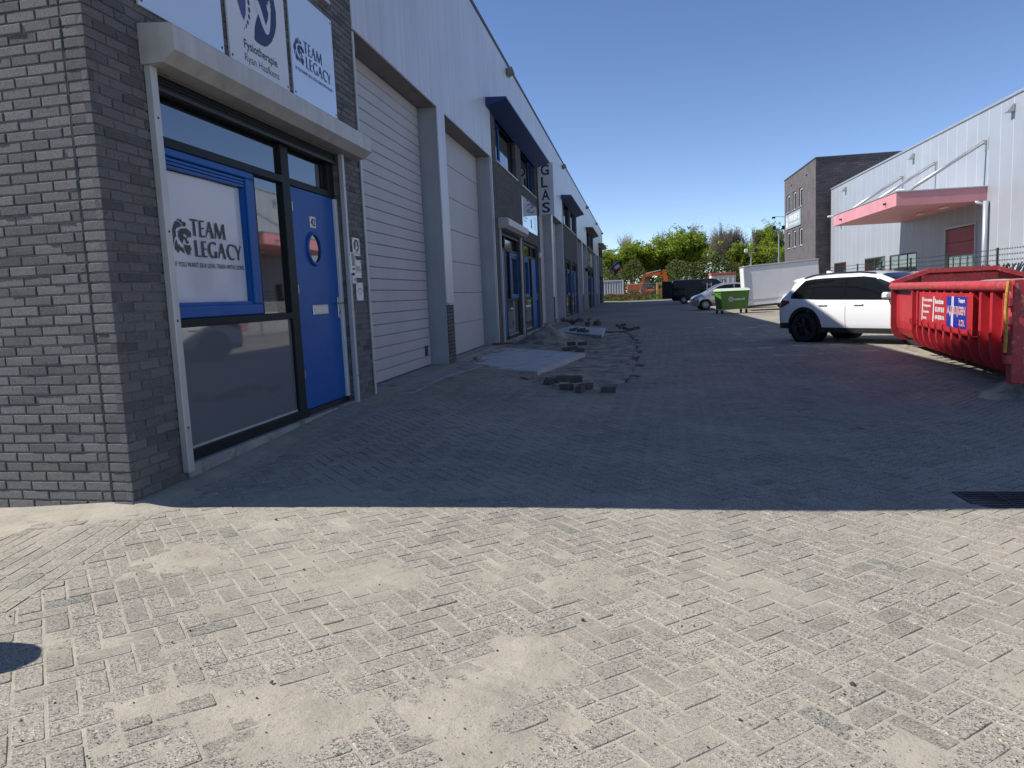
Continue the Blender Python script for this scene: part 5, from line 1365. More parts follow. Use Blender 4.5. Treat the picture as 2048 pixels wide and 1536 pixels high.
for sg in (1, -1):
    suv.side_patch('window_band', M['tint'], sv, sg, .46, 3.30, lambda x: DLO(x)-.018, lambda x: max(DLO(x)-.01, hi(x)+.018), .003, 40, 5)
    for a, b in ((.56, 1.10), (1.17, 1.97), (2.06, 3.16)): suv.side_patch('side_window', M['tint'], sv, sg, a, b, DLO, lambda x: max(DLO(x)+.01, hi(x)), .009, 16, 5)
    suv.side_patch('sill_cladding', M['black'], sv, sg, 1.30, 3.34, lambda x: .25, lambda x: .37, .008, 10, 3)
    suv.side_patch('rear_bumper_cladding', M['black'], sv, sg, .03, .52, lambda x: .33, lambda x: .47, .008, 8, 3)
    for ax in (.89, 3.75):
        mb = MB(); n = 26; vs = []
        for i in range(n+1):
            t = RAD(-22)+RAD(224)*i/n
            for rr, dy in ((.425, .0), (.425, .012), (.485, .012), (.495, .0)):
                x, z = ax+rr*math.cos(t), .37+rr*math.sin(t); yy = suv.side_y(min(max(x, .05), 4.6), max(z, .28)); vs.append((x, sg*(yy+dy), z))
        mb.add(vs, [(i*4+j, i*4+j+1, (i+1)*4+j+1, (i+1)*4+j) for i in range(n) for j in range(3)]); mb.build('wheel_arch', M['black'], sv, 40)
        wheel(sv, ax, sg*.815, .365, .25, M['rimdark'])
        mb = MB(); mb.lathe([(.001, -.30), (.415, -.30), (.424, -.05), (.424, .085)], (ax, sg*.83, .37), 'y', 32) if sg > 0 else mb.lathe([(.001, .30), (.415, .30), (.424, .05), (.424, -.085)], (ax, sg*.83, .37), 'y', 32); mb.build('wheel_liner', M['black'], sv)
    suv.side_patch('tail_lamp', M['taillight'], sv, sg, .045, .44, lambda x: .86+.10*max(0, (x-.2))/.24*1.0, lambda x: 1.035-.02*max(0, x-.2)/.24, .010, 10, 4)
    mb = MB(); mb.tube([(.75, sg*(suv.side_y(.75, 1.50)-.05), 1.555)]+[(x, sg*(interp(suv.plan, x)*.70), suv.top_z(x, interp(suv.plan, x)*.70)+.03) for x in (1.0, 1.6, 2.2, 2.6)], .018, 6); mb.build('roof_rail', M['black'], sv)
    for x in (1.42, 2.36):
        yy = suv.side_y(x, .90); mb = MB(); mb.cbox(x-.12, x+.12, min(sg*(yy-.01), sg*(yy+.035)), max(sg*(yy-.01), sg*(yy+.035)), .885, .925, .015); mb.build('door_handle', M['carwhite'], sv)
    for x0 in (1.16, 2.02, 3.18):
        suv.side_patch('door_seam', M['black'], sv, sg, x0, x0+.010, lambda x: .38, lambda x: DLO(x)-.01, .0015, 1, 8)
    mb = MB(); yy = suv.side_y(3.15, 1.0); mb.cbox(3.02, 3.2, min(sg*(yy+.02), sg*(yy+.24)), max(sg*(yy+.02), sg*(yy+.24)), 1.02, 1.17, .04); mb.build('mirror', M['carwhite'], sv)
    suv.side_patch('head_lamp', M['headlight'], sv, sg, 4.2, 4.58, lambda x: .74, lambda x: .86, .008, 8, 3)
mb = MB(); y_ = suv.side_y(.72, .92)+.002
fc = [(.60, .86), (.82, .86), (.85, .89), (.85, 1.0), (.82, 1.02), (.62, 1.02), (.585, .99), (.585, .89)]
for (a, b), (c, d) in zip(fc, fc[1:]+fc[:1]): mb.cyl((a, -(suv.side_y(a, b)+.001), b), (c, -(suv.side_y(c, d)+.001), d), .004, n=4)
mb.build('fuel_flap', M['galv'], sv)
suv.top_patch('windscreen', M['tint'], sv, 2.72, 3.60, lambda x: .62+.1*(x-2.72)); suv.top_patch('rear_window', M['tint'], sv, .19, .46, lambda x: .60)
mb = MB(); mb.prism([(.34, 1.475), (.40, 1.535), (.66, 1.585), (.66, 1.53), (.50, 1.49)], 'y', -.62, .62); mb.build('roof_spoiler', M['carwhite'], sv)
mb = MB(); mb.prism([(.85, 1.60), (1.05, 1.64), (1.05, 1.66), (.92, 1.72), (.86, 1.72)], 'y', -.03, .03); mb.build('antenna_fin', M['carwhite'], sv)
# silver hatchback
hb_ = Car(hw=.83, cab=CABS, xs=[max(.012, min(3.83, x)) for x in xs_(3.85, 44)],
  top=[(0, .72), (.04, .95), (.15, 1.08), (.45, 1.36), (.75, 1.46), (1.4, 1.52), (2.0, 1.50), (2.4, 1.40), (3.05, 1.02), (3.3, .93), (3.6, .83), (3.78, .70), (3.85, .5)],
  bot=[(0, .35), (.2, .22), (3.6, .20), (3.85, .3)], plan=[(0, .60), (.1, .72), (.5, .81), (1, .83), (3.0, .83), (3.5, .76), (3.75, .60), (3.85, .42)],
  belt=[(0, .96), (1, .94), (3.2, .88), (3.85, .7)])
wp = on_z(1411, 620, .055)[:2]
hc = vehicle_at('hatchback_car', 'silver beige hatchback partly hidden behind the green waste container', 'car', wp, RAD(184), (3.10, .70))
hb_.body(M['carsilver'], hc, ((.72, .30), (3.10, .30)), .35)
for sg in (1, -1):
    bl = lambda x: interp(hb_.belt, x)+.02
    for a, b in ((.55, 1.45), (1.52, 2.55)): hb_.side_patch('side_window', M['tint'], hc, sg, a, b, bl, lambda x: max(bl(x)+.01, interp(hb_.top, x)-.11), .006, 12, 4)
    for ax in (.72, 3.10): wheel(hc, ax, sg*.71, .30, .19, M['galv'], 9, False, .66)
    hb_.side_patch('head_lamp', M['headlight'], hc, sg, 3.35, 3.72, lambda x: .60, lambda x: .72, .008, 8, 3)
    hb_.side_patch('rubbing_strip', M['black'], hc, sg, 1.0, 2.6, lambda x: .50, lambda x: .54, .006, 8, 1)
hb_.top_patch('windscreen', M['tint'], hc, 2.28, 2.98, lambda x: .55); hb_.top_patch('rear_window', M['tint'], hc, .18, .45, lambda x: .5)
# black van with rear, side and front doors open
vn = Car(hw=.97, cab=[(.975, .2), (.95, .45), (.925, .68), (.89, .86), (.82, .95), (.5, .99), (0, 1)], xs=[max(.012, min(4.93, x)) for x in xs_(4.95, 44)],
  top=[(0, 1.80), (.06, 1.93), (.2, 1.97), (3.2, 1.97), (3.6, 1.88), (4.3, 1.25), (4.55, 1.12), (4.85, .95), (4.95, .6)],
  bot=[(0, .35), (.2, .25), (4.6, .22), (4.95, .3)], plan=[(0, .93), (.1, .96), (4.0, .97), (4.6, .86), (4.9, .62), (4.95, .5)], belt=[(0, 1.12), (4.0, 1.08), (4.95, .8)])
wp = on_z(1368, 607.5, .11)[:2]
bv = vehicle_at('delivery_van', 'black van with its rear, side and cab doors open and a ladder inside', 'van', wp, RAD(-2), (.95, -.82))
vn.body(M['carblack'], bv, ((.95, .33), (3.95, .33)), .38)
for sg in (1, -1):
    for ax in (.95, 3.95): wheel(bv, ax, sg*.83, .33, .21, M['galv'], 7, False, .62)
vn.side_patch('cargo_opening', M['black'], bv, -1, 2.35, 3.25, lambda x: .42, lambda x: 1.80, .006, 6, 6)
mb = MB(); mb.cbox(1.05, 2.30, -1.06, -1.0, .38, 1.82, .03); mb.v = [(x, y+.07*max(0, z-.9), z) for x, y, z in mb.v]; sdr = mb.build('sliding_door', M['carblack'], bv)
for sg in (-1, 1):
    mb = MB(); mb.cbox(-.06, -.02, -.80, -.02, .45, 1.86, .015)
    mb.v = [(x*math.cos(1.35)-y*math.sin(1.35)*1.0, x*math.sin(1.35)+y*math.cos(1.35), z) for x, y, z in mb.v]
    mb.v = [((-abs(x)), sg*.93+(y*sg*.3), z) for x, y, z in mb.v]; mb.build('rear_door', M['carblack'], bv)
fd = MB(); fd.cbox(-.02, .02, -.95, 0, .40, 1.12, .01)
for p0, p1 in (((0, 0, 1.12), (0, -.08, 1.82)), ((0, -.08, 1.82), (0, -.45, 1.78)), ((0, -.45, 1.78), (0, -.95, 1.12))): fd.cyl(p0, p1, .035, n=6)
fo = fd.build('cab_door', M['carblack'], bv); fo.location = (3.95, -.95, 0); fo.rotation_euler = (0, 0, RAD(25))
vn.side_patch('cab_window', M['tint'], bv, -1, 3.34, 4.02, lambda x: 1.10, lambda x: max(1.12, interp(vn.top, x)-.12), .006, 8, 4)
vn.top_patch('windscreen', M['tint'], bv, 3.62, 4.26, lambda x: .72)
ld = thing('step_ladder', 'aluminium step ladder standing in the side door of the black van', 'ladder', (bv.location.x+2.9, bv.location.y-1.35, bv.location.z))
for x in (-.22, .22): mb = MB(); mb.cyl((x, 0, 0), (x*.7, .15, 1.6), .025, n=6); mb.build('rail', M['galv'], ld)
for i in range(5): mb = MB(); t_ = .18+.18*i; mb.cbox(-.21, .21, t_*.15-.03, t_*.15+.05, 1.6*t_, 1.6*t_+.03, .004); mb.build('step', M['galv'], ld)
# white box trailer -----------------------------------------------------------------------
wp = on_z(1581, 618.5, .055)
tr_ = thing('box_trailer', 'white box trailer tilted nose down beside the green waste container', 'trailer', (wp[0], wp[1], float(gz(wp[0], wp[1]))), rot=(0, RAD(-3.2), RAD(-1))); tr_.scale = (1.04, 1.0, 1.06)
M['trailer'] = plain('dull_white_panel', (0.76, 0.76, 0.75), 0.45, 0, 0.04, 1.2, streak=0.05, dirt=((0.4, 0.39, 0.36), 3.0, 0.74))
mb = MB(); mb.cbox(-2.02, 1.42, .10, 2.05, .36, 2.20, .02); bxo = mb.build('box', M['trailer'], tr_)
mb = MB(); mb.cbox(-2.05, 1.45, .07, 2.08, 2.202, 2.27, .02); mb.build('roof_edge', M['galv'], bxo)
mb = MB(); mb.cbox(-2.06, -1.98, .06, .14, .36, 2.2, .01); mb.build('corner_profile', M['galv'], bxo)
mb = MB(); mb.box(-1.9, 1.3, .088, .098, .60, .64); mb.build('rubbing_strip', M['galv'], bxo)
for y in (.05, 2.1):
    wheel(tr_, 0, y, .31, .19, M['white'], 6, False, .6)
    mb = MB()
    for i in range(10):
        a0, a1 = math.pi*i/10, math.pi*(i+1)/10
        mb.add([(.40*math.cos(a), yy, .31+.40*math.sin(a)) for a in (a0, a1) for yy in (y-.13, y+.13)] + [(.43*math.cos(a), yy, .31+.43*math.sin(a)) for a in (a0, a1) for yy in (y-.13, y+.13)], [(0, 1, 3, 2), (4, 6, 7, 5), (0, 4, 5, 1), (2, 3, 7, 6), (0, 2, 6, 4), (1, 5, 7, 3)])
    mb.build('mudguard', M['trailer'], tr_)
mb = MB(); mb.box(-2.0, 1.35, .3, .4, .26, .36); mb.box(-2.0, 1.35, 1.75, 1.85, .26, .36); mb.build('chassis', M['lead'], tr_)
mb = MB(); mb.tube([(-2.0, .35, .30), (-3.1, 1.05, .25), (-2.0, 1.8, .30)], .045, 6); mb.cyl((-3.0, 1.05, .25), (-3.45, 1.05, .27), .05, n=8); mb.build('drawbar', M['galv'], tr_)
# green waste container ---------------------------------------------------------------------
gp = on_z(1447, 628, .042)
bn_ = thing('waste_container', 'green four wheeled waste container with pale lid', 'waste container', (gp[0], gp[1], float(gz(gp[0], gp[1]))), RAD(13)); bn_.scale = (.88, .95, .96)
M['bingreen'] = plain('green_bin_plastic', (0.075, 0.20, 0.022), 0.45, 0, 0.08, 3)
M['binlid'] = plain('pale_bin_lid', (0.55, 0.62, 0.45), 0.4, 0, 0.06, 3)
def frus(mb, x0, x1, y0, y1, z0, z1, t): mb.add([(x0+t, y0+t, z0), (x1-t, y0+t, z0), (x1-t, y1-t, z0), (x0+t, y1-t, z0), (x0, y0, z1), (x1, y0, z1), (x1, y1, z1), (x0, y1, z1)], [(0, 3, 2, 1), (4, 5, 6, 7), (0, 1, 5, 4), (1, 2, 6, 5), (2, 3, 7, 6), (3, 0, 4, 7)])
mb = MB(); frus(mb, -.15, 1.42, -.05, .95, .22, 1.08, .07); bdy = mb.build('body', M['bingreen'], bn_)
mb = MB(); mb.cbox(-.20, 1.47, -.10, 1.0, 1.082, 1.13, .015); mb.build('rim', M['bingreen'], bdy)
mb = MB(); n = 12; vs = []
for i in range(n+1):
    t = i/n; vs += [(x, -.12+1.14*t, 1.132+.13*math.sin(math.pi*t)**.7) for x in (-.2, 1.47)]
mb.add(vs, [(2*i, 2*i+1, 2*i+3, 2*i+2) for i in range(n)]); mb.add([(x, -.12+1.14*i/n, 1.132+.13*math.sin(math.pi*i/n)**.7) for x in (-.2,) for i in range(n+1)], [tuple(range(n+1))]); mb.add([(1.47, -.12+1.14*i/n, 1.132+.13*math.sin(math.pi*i/n)**.7) for i in range(n+1)], [tuple(range(n+1))])
mb.build('lid', M['binlid'], bn_, 40)
for x in (-.05, 1.3):
    for y in (.08, .82):
        mb = MB(); mb.cyl((x-.03, y, .10), (x+.03, y, .10), .10, n=14); w_ = mb.build('castor', M['rubber'], bn_)
        mb = MB(); mb.box(x-.05, x+.05, y-.03, y+.03, .18, .25); mb.build('fork', M['galv'], w_)
for y in (.0, .9): mb = MB(); mb.cyl((-.30, y, .98), (-.12, y, .98), .03, n=8); mb.build('trunnion', M['bingreen'], bn_)
mb = MB(); vs, fs = fill_loops([[(.12*math.cos(t), .12*math.sin(t)) for t in np.arange(20)*math.pi/10], [(.085*math.cos(t), .085*math.sin(t)) for t in np.arange(20)*math.pi/10]])
fy_ = lambda z: -.05+.07*(1.08-z)/.86-.004
mb.add([(.40+a, fy_(.72+b), .72+b) for a, b in vs], fs)
for s_, x, z, w, h in (('nest.nl', .55, .66, .62, .13), ('G', .36, .67, .09, .10)):
    tv, tf, _ = text_2d(s_, .03); mb.add([(x+a*w, fy_(z+b*h), z+b*h) for a, b in tv], tf)
mb.build('lettering', M['white'], bdy)
# white van behind the fence at the right edge --------------------------------------------------
wv = Car(hw=1.0, cab=[(.975, .2), (.95, .45), (.925, .68), (.89, .86), (.82, .95), (.5, .99), (0, 1)], xs=[max(.012, min(5.48, x)) for x in xs_(5.5, 40)],
  top=[(0, 2.2), (.1, 2.45), (3.4, 2.45), (3.8, 2.35), (4.6, 1.5), (4.85, 1.25), (5.3, 1.05), (5.5, .6)], bot=[(0, .4), (.2, .3), (5.2, .28), (5.5, .35)], plan=[(0, .95), (.1, .99), (4.6, 1.0), (5.2, .88), (5.5, .55)], belt=[(0, 1.3), (4.6, 1.2), (5.5, .85)])
wvn = thing('white_van', 'white van parked behind the fence at the right edge of the picture', 'van', (12.2, 15.65, 0), RAD(92))
wv.body(M['carwhite'], wvn, ((1.0, .35), (4.5, .35)), .40)
wv.top_patch('windscreen', M['tint'], wvn, 3.9, 4.72, lambda x: .72)
for sg in (1, -1):
    wv.side_patch('cab_window', M['tint'], wvn, sg, 3.35, 4.35, lambda x: 1.28, lambda x: max(1.3, interp(wv.top, x)-.2), .008, 10, 4)
    for ax in (1.0, 4.5): wheel(wvn, ax, sg*.86, .35, .22, M['galv'], 6, False, .6)
# ================================================================== far end: verge, plant, trees
GF = float(gz(0, 95))
struct(sheet('verge', np.linspace(-26, 30, 60), np.linspace(87.2, 93, 20), lambda x, y: gz(x, y)+.02+.35*np.exp(-((y-90.5)/1.6)**2)*(1-S(x, 3, 12)), plain('grass_soil', (0.055, 0.075, 0.02), .95, var=.4, scale=1.2, bump=.5, bscale=9)))
kb_ = MB(); kb_.cbox(-26, 30, 86.95, 87.15, GF-.2, GF+.06, .02); struct(kb_.build('far_kerb', M['oldconc'], None, world=True))
M['grass'] = leaf_mat('grass_blade', (0.10, 0.16, 0.025), (0.17, 0.19, 0.05)); M['redleaf'] = leaf_mat('reddish_weed', (0.17, 0.065, 0.045), (0.20, 0.13, 0.06))
def tufts(n, xr, yr, hr, mats, label, name, cat, zf):
    mb = MB()
    for i in range(n):
        x, y = random.uniform(*xr), random.uniform(*yr); z = float(zf(x, y)); h = random.uniform(*hr); a = random.random()*6.28; w = .05+.10*random.random()
        dx, dy = math.cos(a)*w, math.sin(a)*w; lx, ly = random.gauss(0, .12), random.gauss(0, .12)
        mb.add([(x-dx, y-dy, z), (x+dx, y+dy, z), (x+lx, y+ly, z+h)], [(0, 1, 2)])
    o = mb.build(name, mats, None, world=True, fix=False); stuff(o); tag(o, label, cat); return o
vz = lambda x, y: gz(x, y)+.02+.35*math.exp(-((y-90.5)/1.6)**2)*(1-float(S(x, 3, 12)))
tufts(5200, (-8, 14), (87.6, 92.5), (.15, .5), M['grass'], 'green grass on the verge at the far end of the street', 'verge_grass', 'grass', vz)
tufts(2600, (-3.5, 1.6), (88.6, 92.0), (.2, .55), M['redleaf'], 'reddish weeds on the verge below the white container', 'verge_weeds', 'weeds', vz)
def xat(px_, Y): return float(on_y(px_, 587, Y)[0])
# white sea container
sc = thing('storage_container', 'white corrugated storage container behind the far verge', 'container', (xat(1211, 97), 97.0, GF))
M['contwhite'] = plain('white_container', (0.66, 0.66, 0.65), .5, 0, .06, 1.5, streak=.12)
w0 = xat(1247, 97)-xat(1211, 97)
mb = MB(); mb.box(-.6, w0, .12, 2.4, .15, 2.5); mb.build('core', M['clad_side'], sc)
for i in range(9): mb = MB(); x = -.5+i*.33; mb.prism([(x, .12), (x+.04, .03), (x+.17, .03), (x+.21, .12)], 'z', .15, 2.5); mb.build('corrugation', M['contwhite'], sc)
for a in ((-.65, w0+.03, 0, .2, .0, .16), (-.65, w0+.03, 0, .2, 2.48, 2.62), (w0-.08, w0+.04, -.01, .15, .1, 2.6)): mb = MB(); mb.cbox(*a, .01); mb.build('frame', M['contwhite'], sc)
# excavator
M['orange'] = plain('orange_machine_paint', (0.62, 0.12, 0.012), .4, 0, .08, 2)
ex = thing('wheeled_excavator', 'orange wheeled excavator with folded boom behind the far fence', 'excavator', (xat(1268, 101), 101.0, GF)); ex.scale = (.80, .80, .78)
pxm = FPX/101
for x in (.0, 2.3):
    for y in (-.9, .9): wheel(ex, x, y, .55, .42, M['galv'], 6, False, .55)
mb = MB(); mb.cbox(-.6, 3.0, -.7, .7, .55, .95, .05); mb.build('chassis', M['lead'], ex)
mb = MB(); mb.cbox(-1.15, 1.5, -1.15, 1.15, 1.45, 2.65, .12); mb.build('engine_cover', M['orange'], ex)
mb = MB(); mb.cbox(1.5, 3.2, -1.1, .1, 1.25, 1.65, .06); mb.build('deck', M['orange'], ex)
mb = MB(); mb.prism([(1.5, 1.62), (2.9, 1.62), (3.05, 2.2), (2.6, 3.05), (1.5, 3.1)], 'y', .15, 1.1); cb_ = mb.build('cab', M['tint'], ex)
mb = MB(); mb.cbox(1.45, 2.65, .12, 1.13, 3.08, 3.16, .02); mb.build('cab_roof', M['lead'], cb_)
mb = MB(); mb.prism([(1.2, 2.3), (1.5, 2.2), (1.75, 3.5), (1.9, 3.75), (4.6, 4.0), (4.7, 4.5), (1.75, 4.2), (1.35, 3.7)], 'y', -.55, -.15); mb.build('boom', M['orange'], ex)
mb = MB(); mb.prism([(4.3, 3.8), (4.8, 3.7), (5.3, 1.9), (5.6, 2.0), (5.5, 3.6), (5.0, 4.75), (4.6, 4.6)], 'y', -.55, -.15); mb.build('stick', M['orange'], ex)
mb = MB(); mb.cyl((2.0, -.35, 4.3), (4.4, -.35, 4.75), .08, n=8); mb.build('hydraulic_ram', M['galv'], ex)
mb = MB(); mb.prism([(5.2, 1.9), (5.8, 2.0), (5.9, 1.1), (5.2, .7), (4.7, 1.2)], 'y', -.8, .1); mb.build('bucket', M['lead'], ex)
mb = MB(); mb.tube([(-1.0, -1.1, 2.25), (-1.0, -1.1, 2.8), (.2, -1.1, 2.8), (.2, -1.1, 2.25)], .03, 6); mb.build('handrail', M['galv'], ex)
# yellow skip
M['yellow'] = plain('yellow_skip_paint', (0.60, 0.27, 0.012), .5, 0, .1, 2)
yk = thing('yellow_skip', 'yellow steel skip with dark side opening behind the black van', 'skip', (xat(1314, 98), 98.0, GF))
mb = MB(); mb.cbox(0, 2.6, .06, 2.2, .15, 2.05, .03); yb = mb.build('body', M['yellow'], yk)
for x in (0, .75, 1.5, 2.3): mb = MB(); mb.box(x, x+.12, -.02, .058, .15, 1.05); mb.build('rib', M['yellow'], yb)
mb = MB(); mb.box(-.03, 2.6, -.03, .058, 1.05, 1.16); mb.build('rail', M['yellow'], yb)
mb = MB(); mb.prism([(.15, 1.2), (.15, 1.95), (.75, 1.55)], 'y', .03, .058); mb.build('side_opening', M['black'], yb)
# grey mesh fence panels in front of the machines
M['meshgrey'] = plain('grey_fence_tube', (0.30, 0.31, 0.31), .5, .5, .1)
for i in range(5):
    x0 = xat(1247, 95.5)+3.5*i*.62
    t = thing('mesh_fence_panel', ('first', 'second', 'third', 'fourth', 'fifth')[i]+' grey site fence panel from the white container', 'fence panel', (x0, 95.5, GF), group='site fence panels')
    for a in ((0, 0, 2.0), (2.1, 0, 2.0)): mb = MB(); mb.cyl((a[0], 0, 0), (a[0], 0, 2.0), .03, n=6); mb.build('post', M['meshgrey'], t)
    for z in (.15, 1.98): mb = MB(); mb.cyl((0, 0, z), (2.1, 0, z), .025, n=6); mb.build('rail', M['meshgrey'], t)
    mb = MB()
    for j in range(1, 14): mb.cyl((.15*j, 0, .15), (.15*j, 0, 1.98), .007, n=3, cap=False)
    for j in range(1, 8): mb.cyl((0, 0, .15+.23*j), (2.1, 0, .15+.23*j), .007, n=3, cap=False)
    mb.build('wire_mesh', M['meshgrey'], t, fix=False)
# site cabin with red top edge
cbn = thing('site_cabin', 'white site cabin with red top edge behind the silver car', 'cabin', (xat(1423, 80), 80.0, GF))
wc = xat(1472, 80)-xat(1423, 80)
mb = MB(); mb.cbox(0, wc, 0, 2.4, .1, 2.35, .02); cbb = mb.build('box', M['contwhite'], cbn)
mb = MB(); mb.cbox(-.04, wc+.04, -.04, 2.44, 2.352, 2.62, .02); mb.build('top_edge', plain('faded_red_edge', (.42, .12, .09), .6), cbb)
for i in range(5): mb = MB(); x = wc*(i+.5)/5; mb.box(x-.04, x+.04, -.03, -.002, .12, 2.33); mb.build('corrugation', M['contwhite'], cbb)
# piles and stacked material along the far plot
M['junk'] = plain('pale_building_rubble', (.30, .28, .25), .9, var=.35, scale=2)
for i in range(9):
    x = xat(1372+i*12, 100); s = random.uniform(.5, 1.1)
    heap('rubble_pile', (x, 100.0, GF), 1.0+s*.5, 1.5+s*.9, ('first', 'second', 'third', 'fourth', 'fifth', 'sixth', 'seventh', 'eighth', 'ninth')[i]+' pale rubble pile behind the black van, counted from the left', 20+i, M['junk'])['group'] = 'rubble piles on the far plot'
# lamp posts
def lamp_post(px_, Y, top, heads, label):
    x = xat(px_, Y); t = thing('lamp_post', label, 'lamp post', (x, Y, float(gz(x, Y))), group='lamp posts'); zt = float(on_y(px_, top, Y)[2])
    mb = MB(); mb.cyl((0, 0, 0), (0, 0, zt), .09, .06, n=10); mb.build('pole', M['galv'], t)
    mb = MB(); mb.cyl((-.55, 0, zt), (.55, 0, zt), .04, n=6); mb.build('crossarm', M['galv'], t)
    for s, m in heads: mb = MB(); mb.cbox(s*.45-.17, s*.45+.17, -.15, .15, zt+.02, zt+.36, .04); mb.build('lamp_head', m, t)
lamp_post(1558, 78, 462, ((-1, M['black']), (1, M['black'])), 'tall lamp post with two black floodlights beside the office block')
lamp_post(1502.5, 76, 508, ((-1, M['white']), (1, M['black'])), 'shorter lamp post with one white head left of the office block')
# houses behind the trees
def house(px0, px1, Y, z1, z2, label):
    x0, x1 = xat(px0, Y), xat(px1, Y); t = thing('brick_house', label, 'house', ((x0+x1)/2, Y, GF), group='houses behind the trees'); w = (x1-x0)/2
    mb = MB(); mb.box(-w, w, 0, 7, 0, z1); wl2 = mb.build('wall', plain('house_brick', (.22, .12, .08), .9, var=.2), t)
    mb = MB(); mb.prism([(-.5, z1-.1), (3.5, z2), (7.5, z1-.1)], 'x', -w-.3, w+.3); mb.build('roof', plain('red_roof_tiles', (.24, .075, .045), .8, var=.25, scale=4), t)
    n = max(2, int(w*2/2.2))
    for i in range(n):
        for zz in (1.0, 3.6):
            x = -w+(i+.5)*2*w/n; mb = MB(); mb.box(x-.65, x+.65, -.06, .0, zz, zz+1.4); wi = mb.build('window', M['white'], t)
            mb = MB(); mb.box(x-.55, x+.55, -.08, -.065, zz+.1, zz+1.3); mb.build('pane', M['glass'], wi)
house(1320, 1362, 150, 5.6, 9.0, 'red roofed brick house glimpsed above the excavator boom')
house(1466, 1512, 155, 5.0, 8.2, 'brick house glimpsed behind bare trunks left of the lamp posts')
house(1215, 1250, 152, 4.6, 7.4, 'low red roofed house behind the leftmost trees')
# ------------------------------------------------------------------ trees
M['bark'] = plain('tree_bark', (0.085, 0.07, 0.055), .95, var=.3, scale=6, bump=.5, bscale=30)
M['twig'] = plain('grey_twig', (0.24, 0.20, 0.165), .9, var=.25, scale=4)
LEAF = [leaf_mat('spring_leaf_'+n, a, b) for n, a, b in (('lime', (0.17, 0.24, 0.018), (0.37, 0.42, 0.05)), ('mid', (0.14, 0.21, 0.02), (0.31, 0.38, 0.045)), ('olive', (0.15, 0.13, 0.05), (0.26, 0.22, 0.09)))]
def skeleton(seed, H, spread, depth, nb, upright):
    R = random.Random(seed); segs = []; tips = []
    def grow(p, d, L, r, k):
        n = 3; q = Vector(p)
        for i in range(n):
            d = (d + Vector((R.gauss(0, .13), R.gauss(0, .13), R.gauss(0, .06)+upright*.08))).normalized()
            q2 = q+d*(L/n); segs.append((q.copy(), q2.copy(), r*(1-.25*i/n), r*(1-.25*(i+1)/n), k)); q = q2
            if k < depth and (i > 0 or k > 0):
                for b in range(nb if i == n-1 else max(1, nb-1)):
                    a = R.random()*6.283; e = R.uniform(.35, .95)*spread
                    side = Vector((math.cos(a), math.sin(a), 0)); d2 = (d*math.cos(e)+side*math.sin(e)+Vector((0, 0, .15*upright))).normalized()
                    grow(q, d2, L*R.uniform(.55, .8), r*.55, k+1)
        tips.append((q.copy(), k, d.copy()))
    grow((0, 0, 0), Vector((0, 0, 1)), H*.42, H*.017, 0)
    return segs, tips
def tree_proto(seed, H, kind):
    bare = kind == 'bare'
    segs, tips = skeleton(seed, H, .55 if bare else .95, 4 if bare else 3, 3, 1.6 if bare else .6)
    top = max(s[1].z for s in segs); k_ = H/top*(1.0 if bare else .93)
    tk, br = MB(), MB()
    for a, b, r0, r1, k in segs:
        (tk if k == 0 else br).cyl(a*k_, b*k_, max(r0, .019 if bare else .014)*k_, max(r1, .016 if bare else .011)*k_, n=7 if k == 0 else (5 if k == 1 else 3), cap=False)
    lf = MB(); R = random.Random(seed+99)
    if bare:
        for p, k, d in tips:
            for j in range((1 if R.random() < .7 else 0) if k >= 3 else 0):
                c = p*k_+Vector((R.gauss(0, .35), R.gauss(0, .35), R.gauss(0, .35))); s = R.uniform(.03, .09)
                u = Vector((R.gauss(0, 1), R.gauss(0, 1), R.gauss(0, 1))).normalized(); v = u.orthogonal().normalized()
                lf.add([c-u*s, c+v*s, c+u*s, c-v*s], [(0, 1, 2, 3)])
                lf.add([p*k_, p*k_+(c-p*k_)*1.3+Vector((.012, 0, 0)), p*k_+(c-p*k_)*1.3], [(0, 1, 2)])
    else:
        for p, k, d in tips:
            if k < 1: continue
            for cl_ in range(2):
                cc = p*k_+Vector((R.gauss(0, .45), R.gauss(0, .45), R.gauss(0, .35))); cr = R.uniform(.30, .62)
                for j in range(26):
                    o_ = Vector((R.gauss(0, 1), R.gauss(0, 1), R.gauss(0, .8))).normalized()*cr*R.random()**.4; c = cc+o_; s = R.uniform(.07, .16)
                    u = Vector((R.gauss(0, 1), R.gauss(0, 1), R.gauss(0, .5))).normalized(); v = u.cross(Vector((R.gauss(0, 1), R.gauss(0, 1), R.gauss(0, 1)))).normalized()
                    lf.add([c-u*s, c+v*s*.7, c+u*s*1.1, c-v*s*.7], [(0, 1, 2, 3)])
    return tk.mesh('trunk', M['bark'], fix=False), br.mesh('limbs', M['twig'] if bare else M['bark'], fix=False), lf
protos = {}
for i in range(4):
    a, b, lf = tree_proto(100+i, 10.0, 'leafy'); protos['g', i] = (a, b, lf.mesh('crown', LEAF[i % 2], fix=False))
for i in range(4):
    a, b, lf = tree_proto(205+i, 11.0, 'bare'); protos['b', i] = (a, b, lf.mesh('crown', LEAF[2], fix=False))
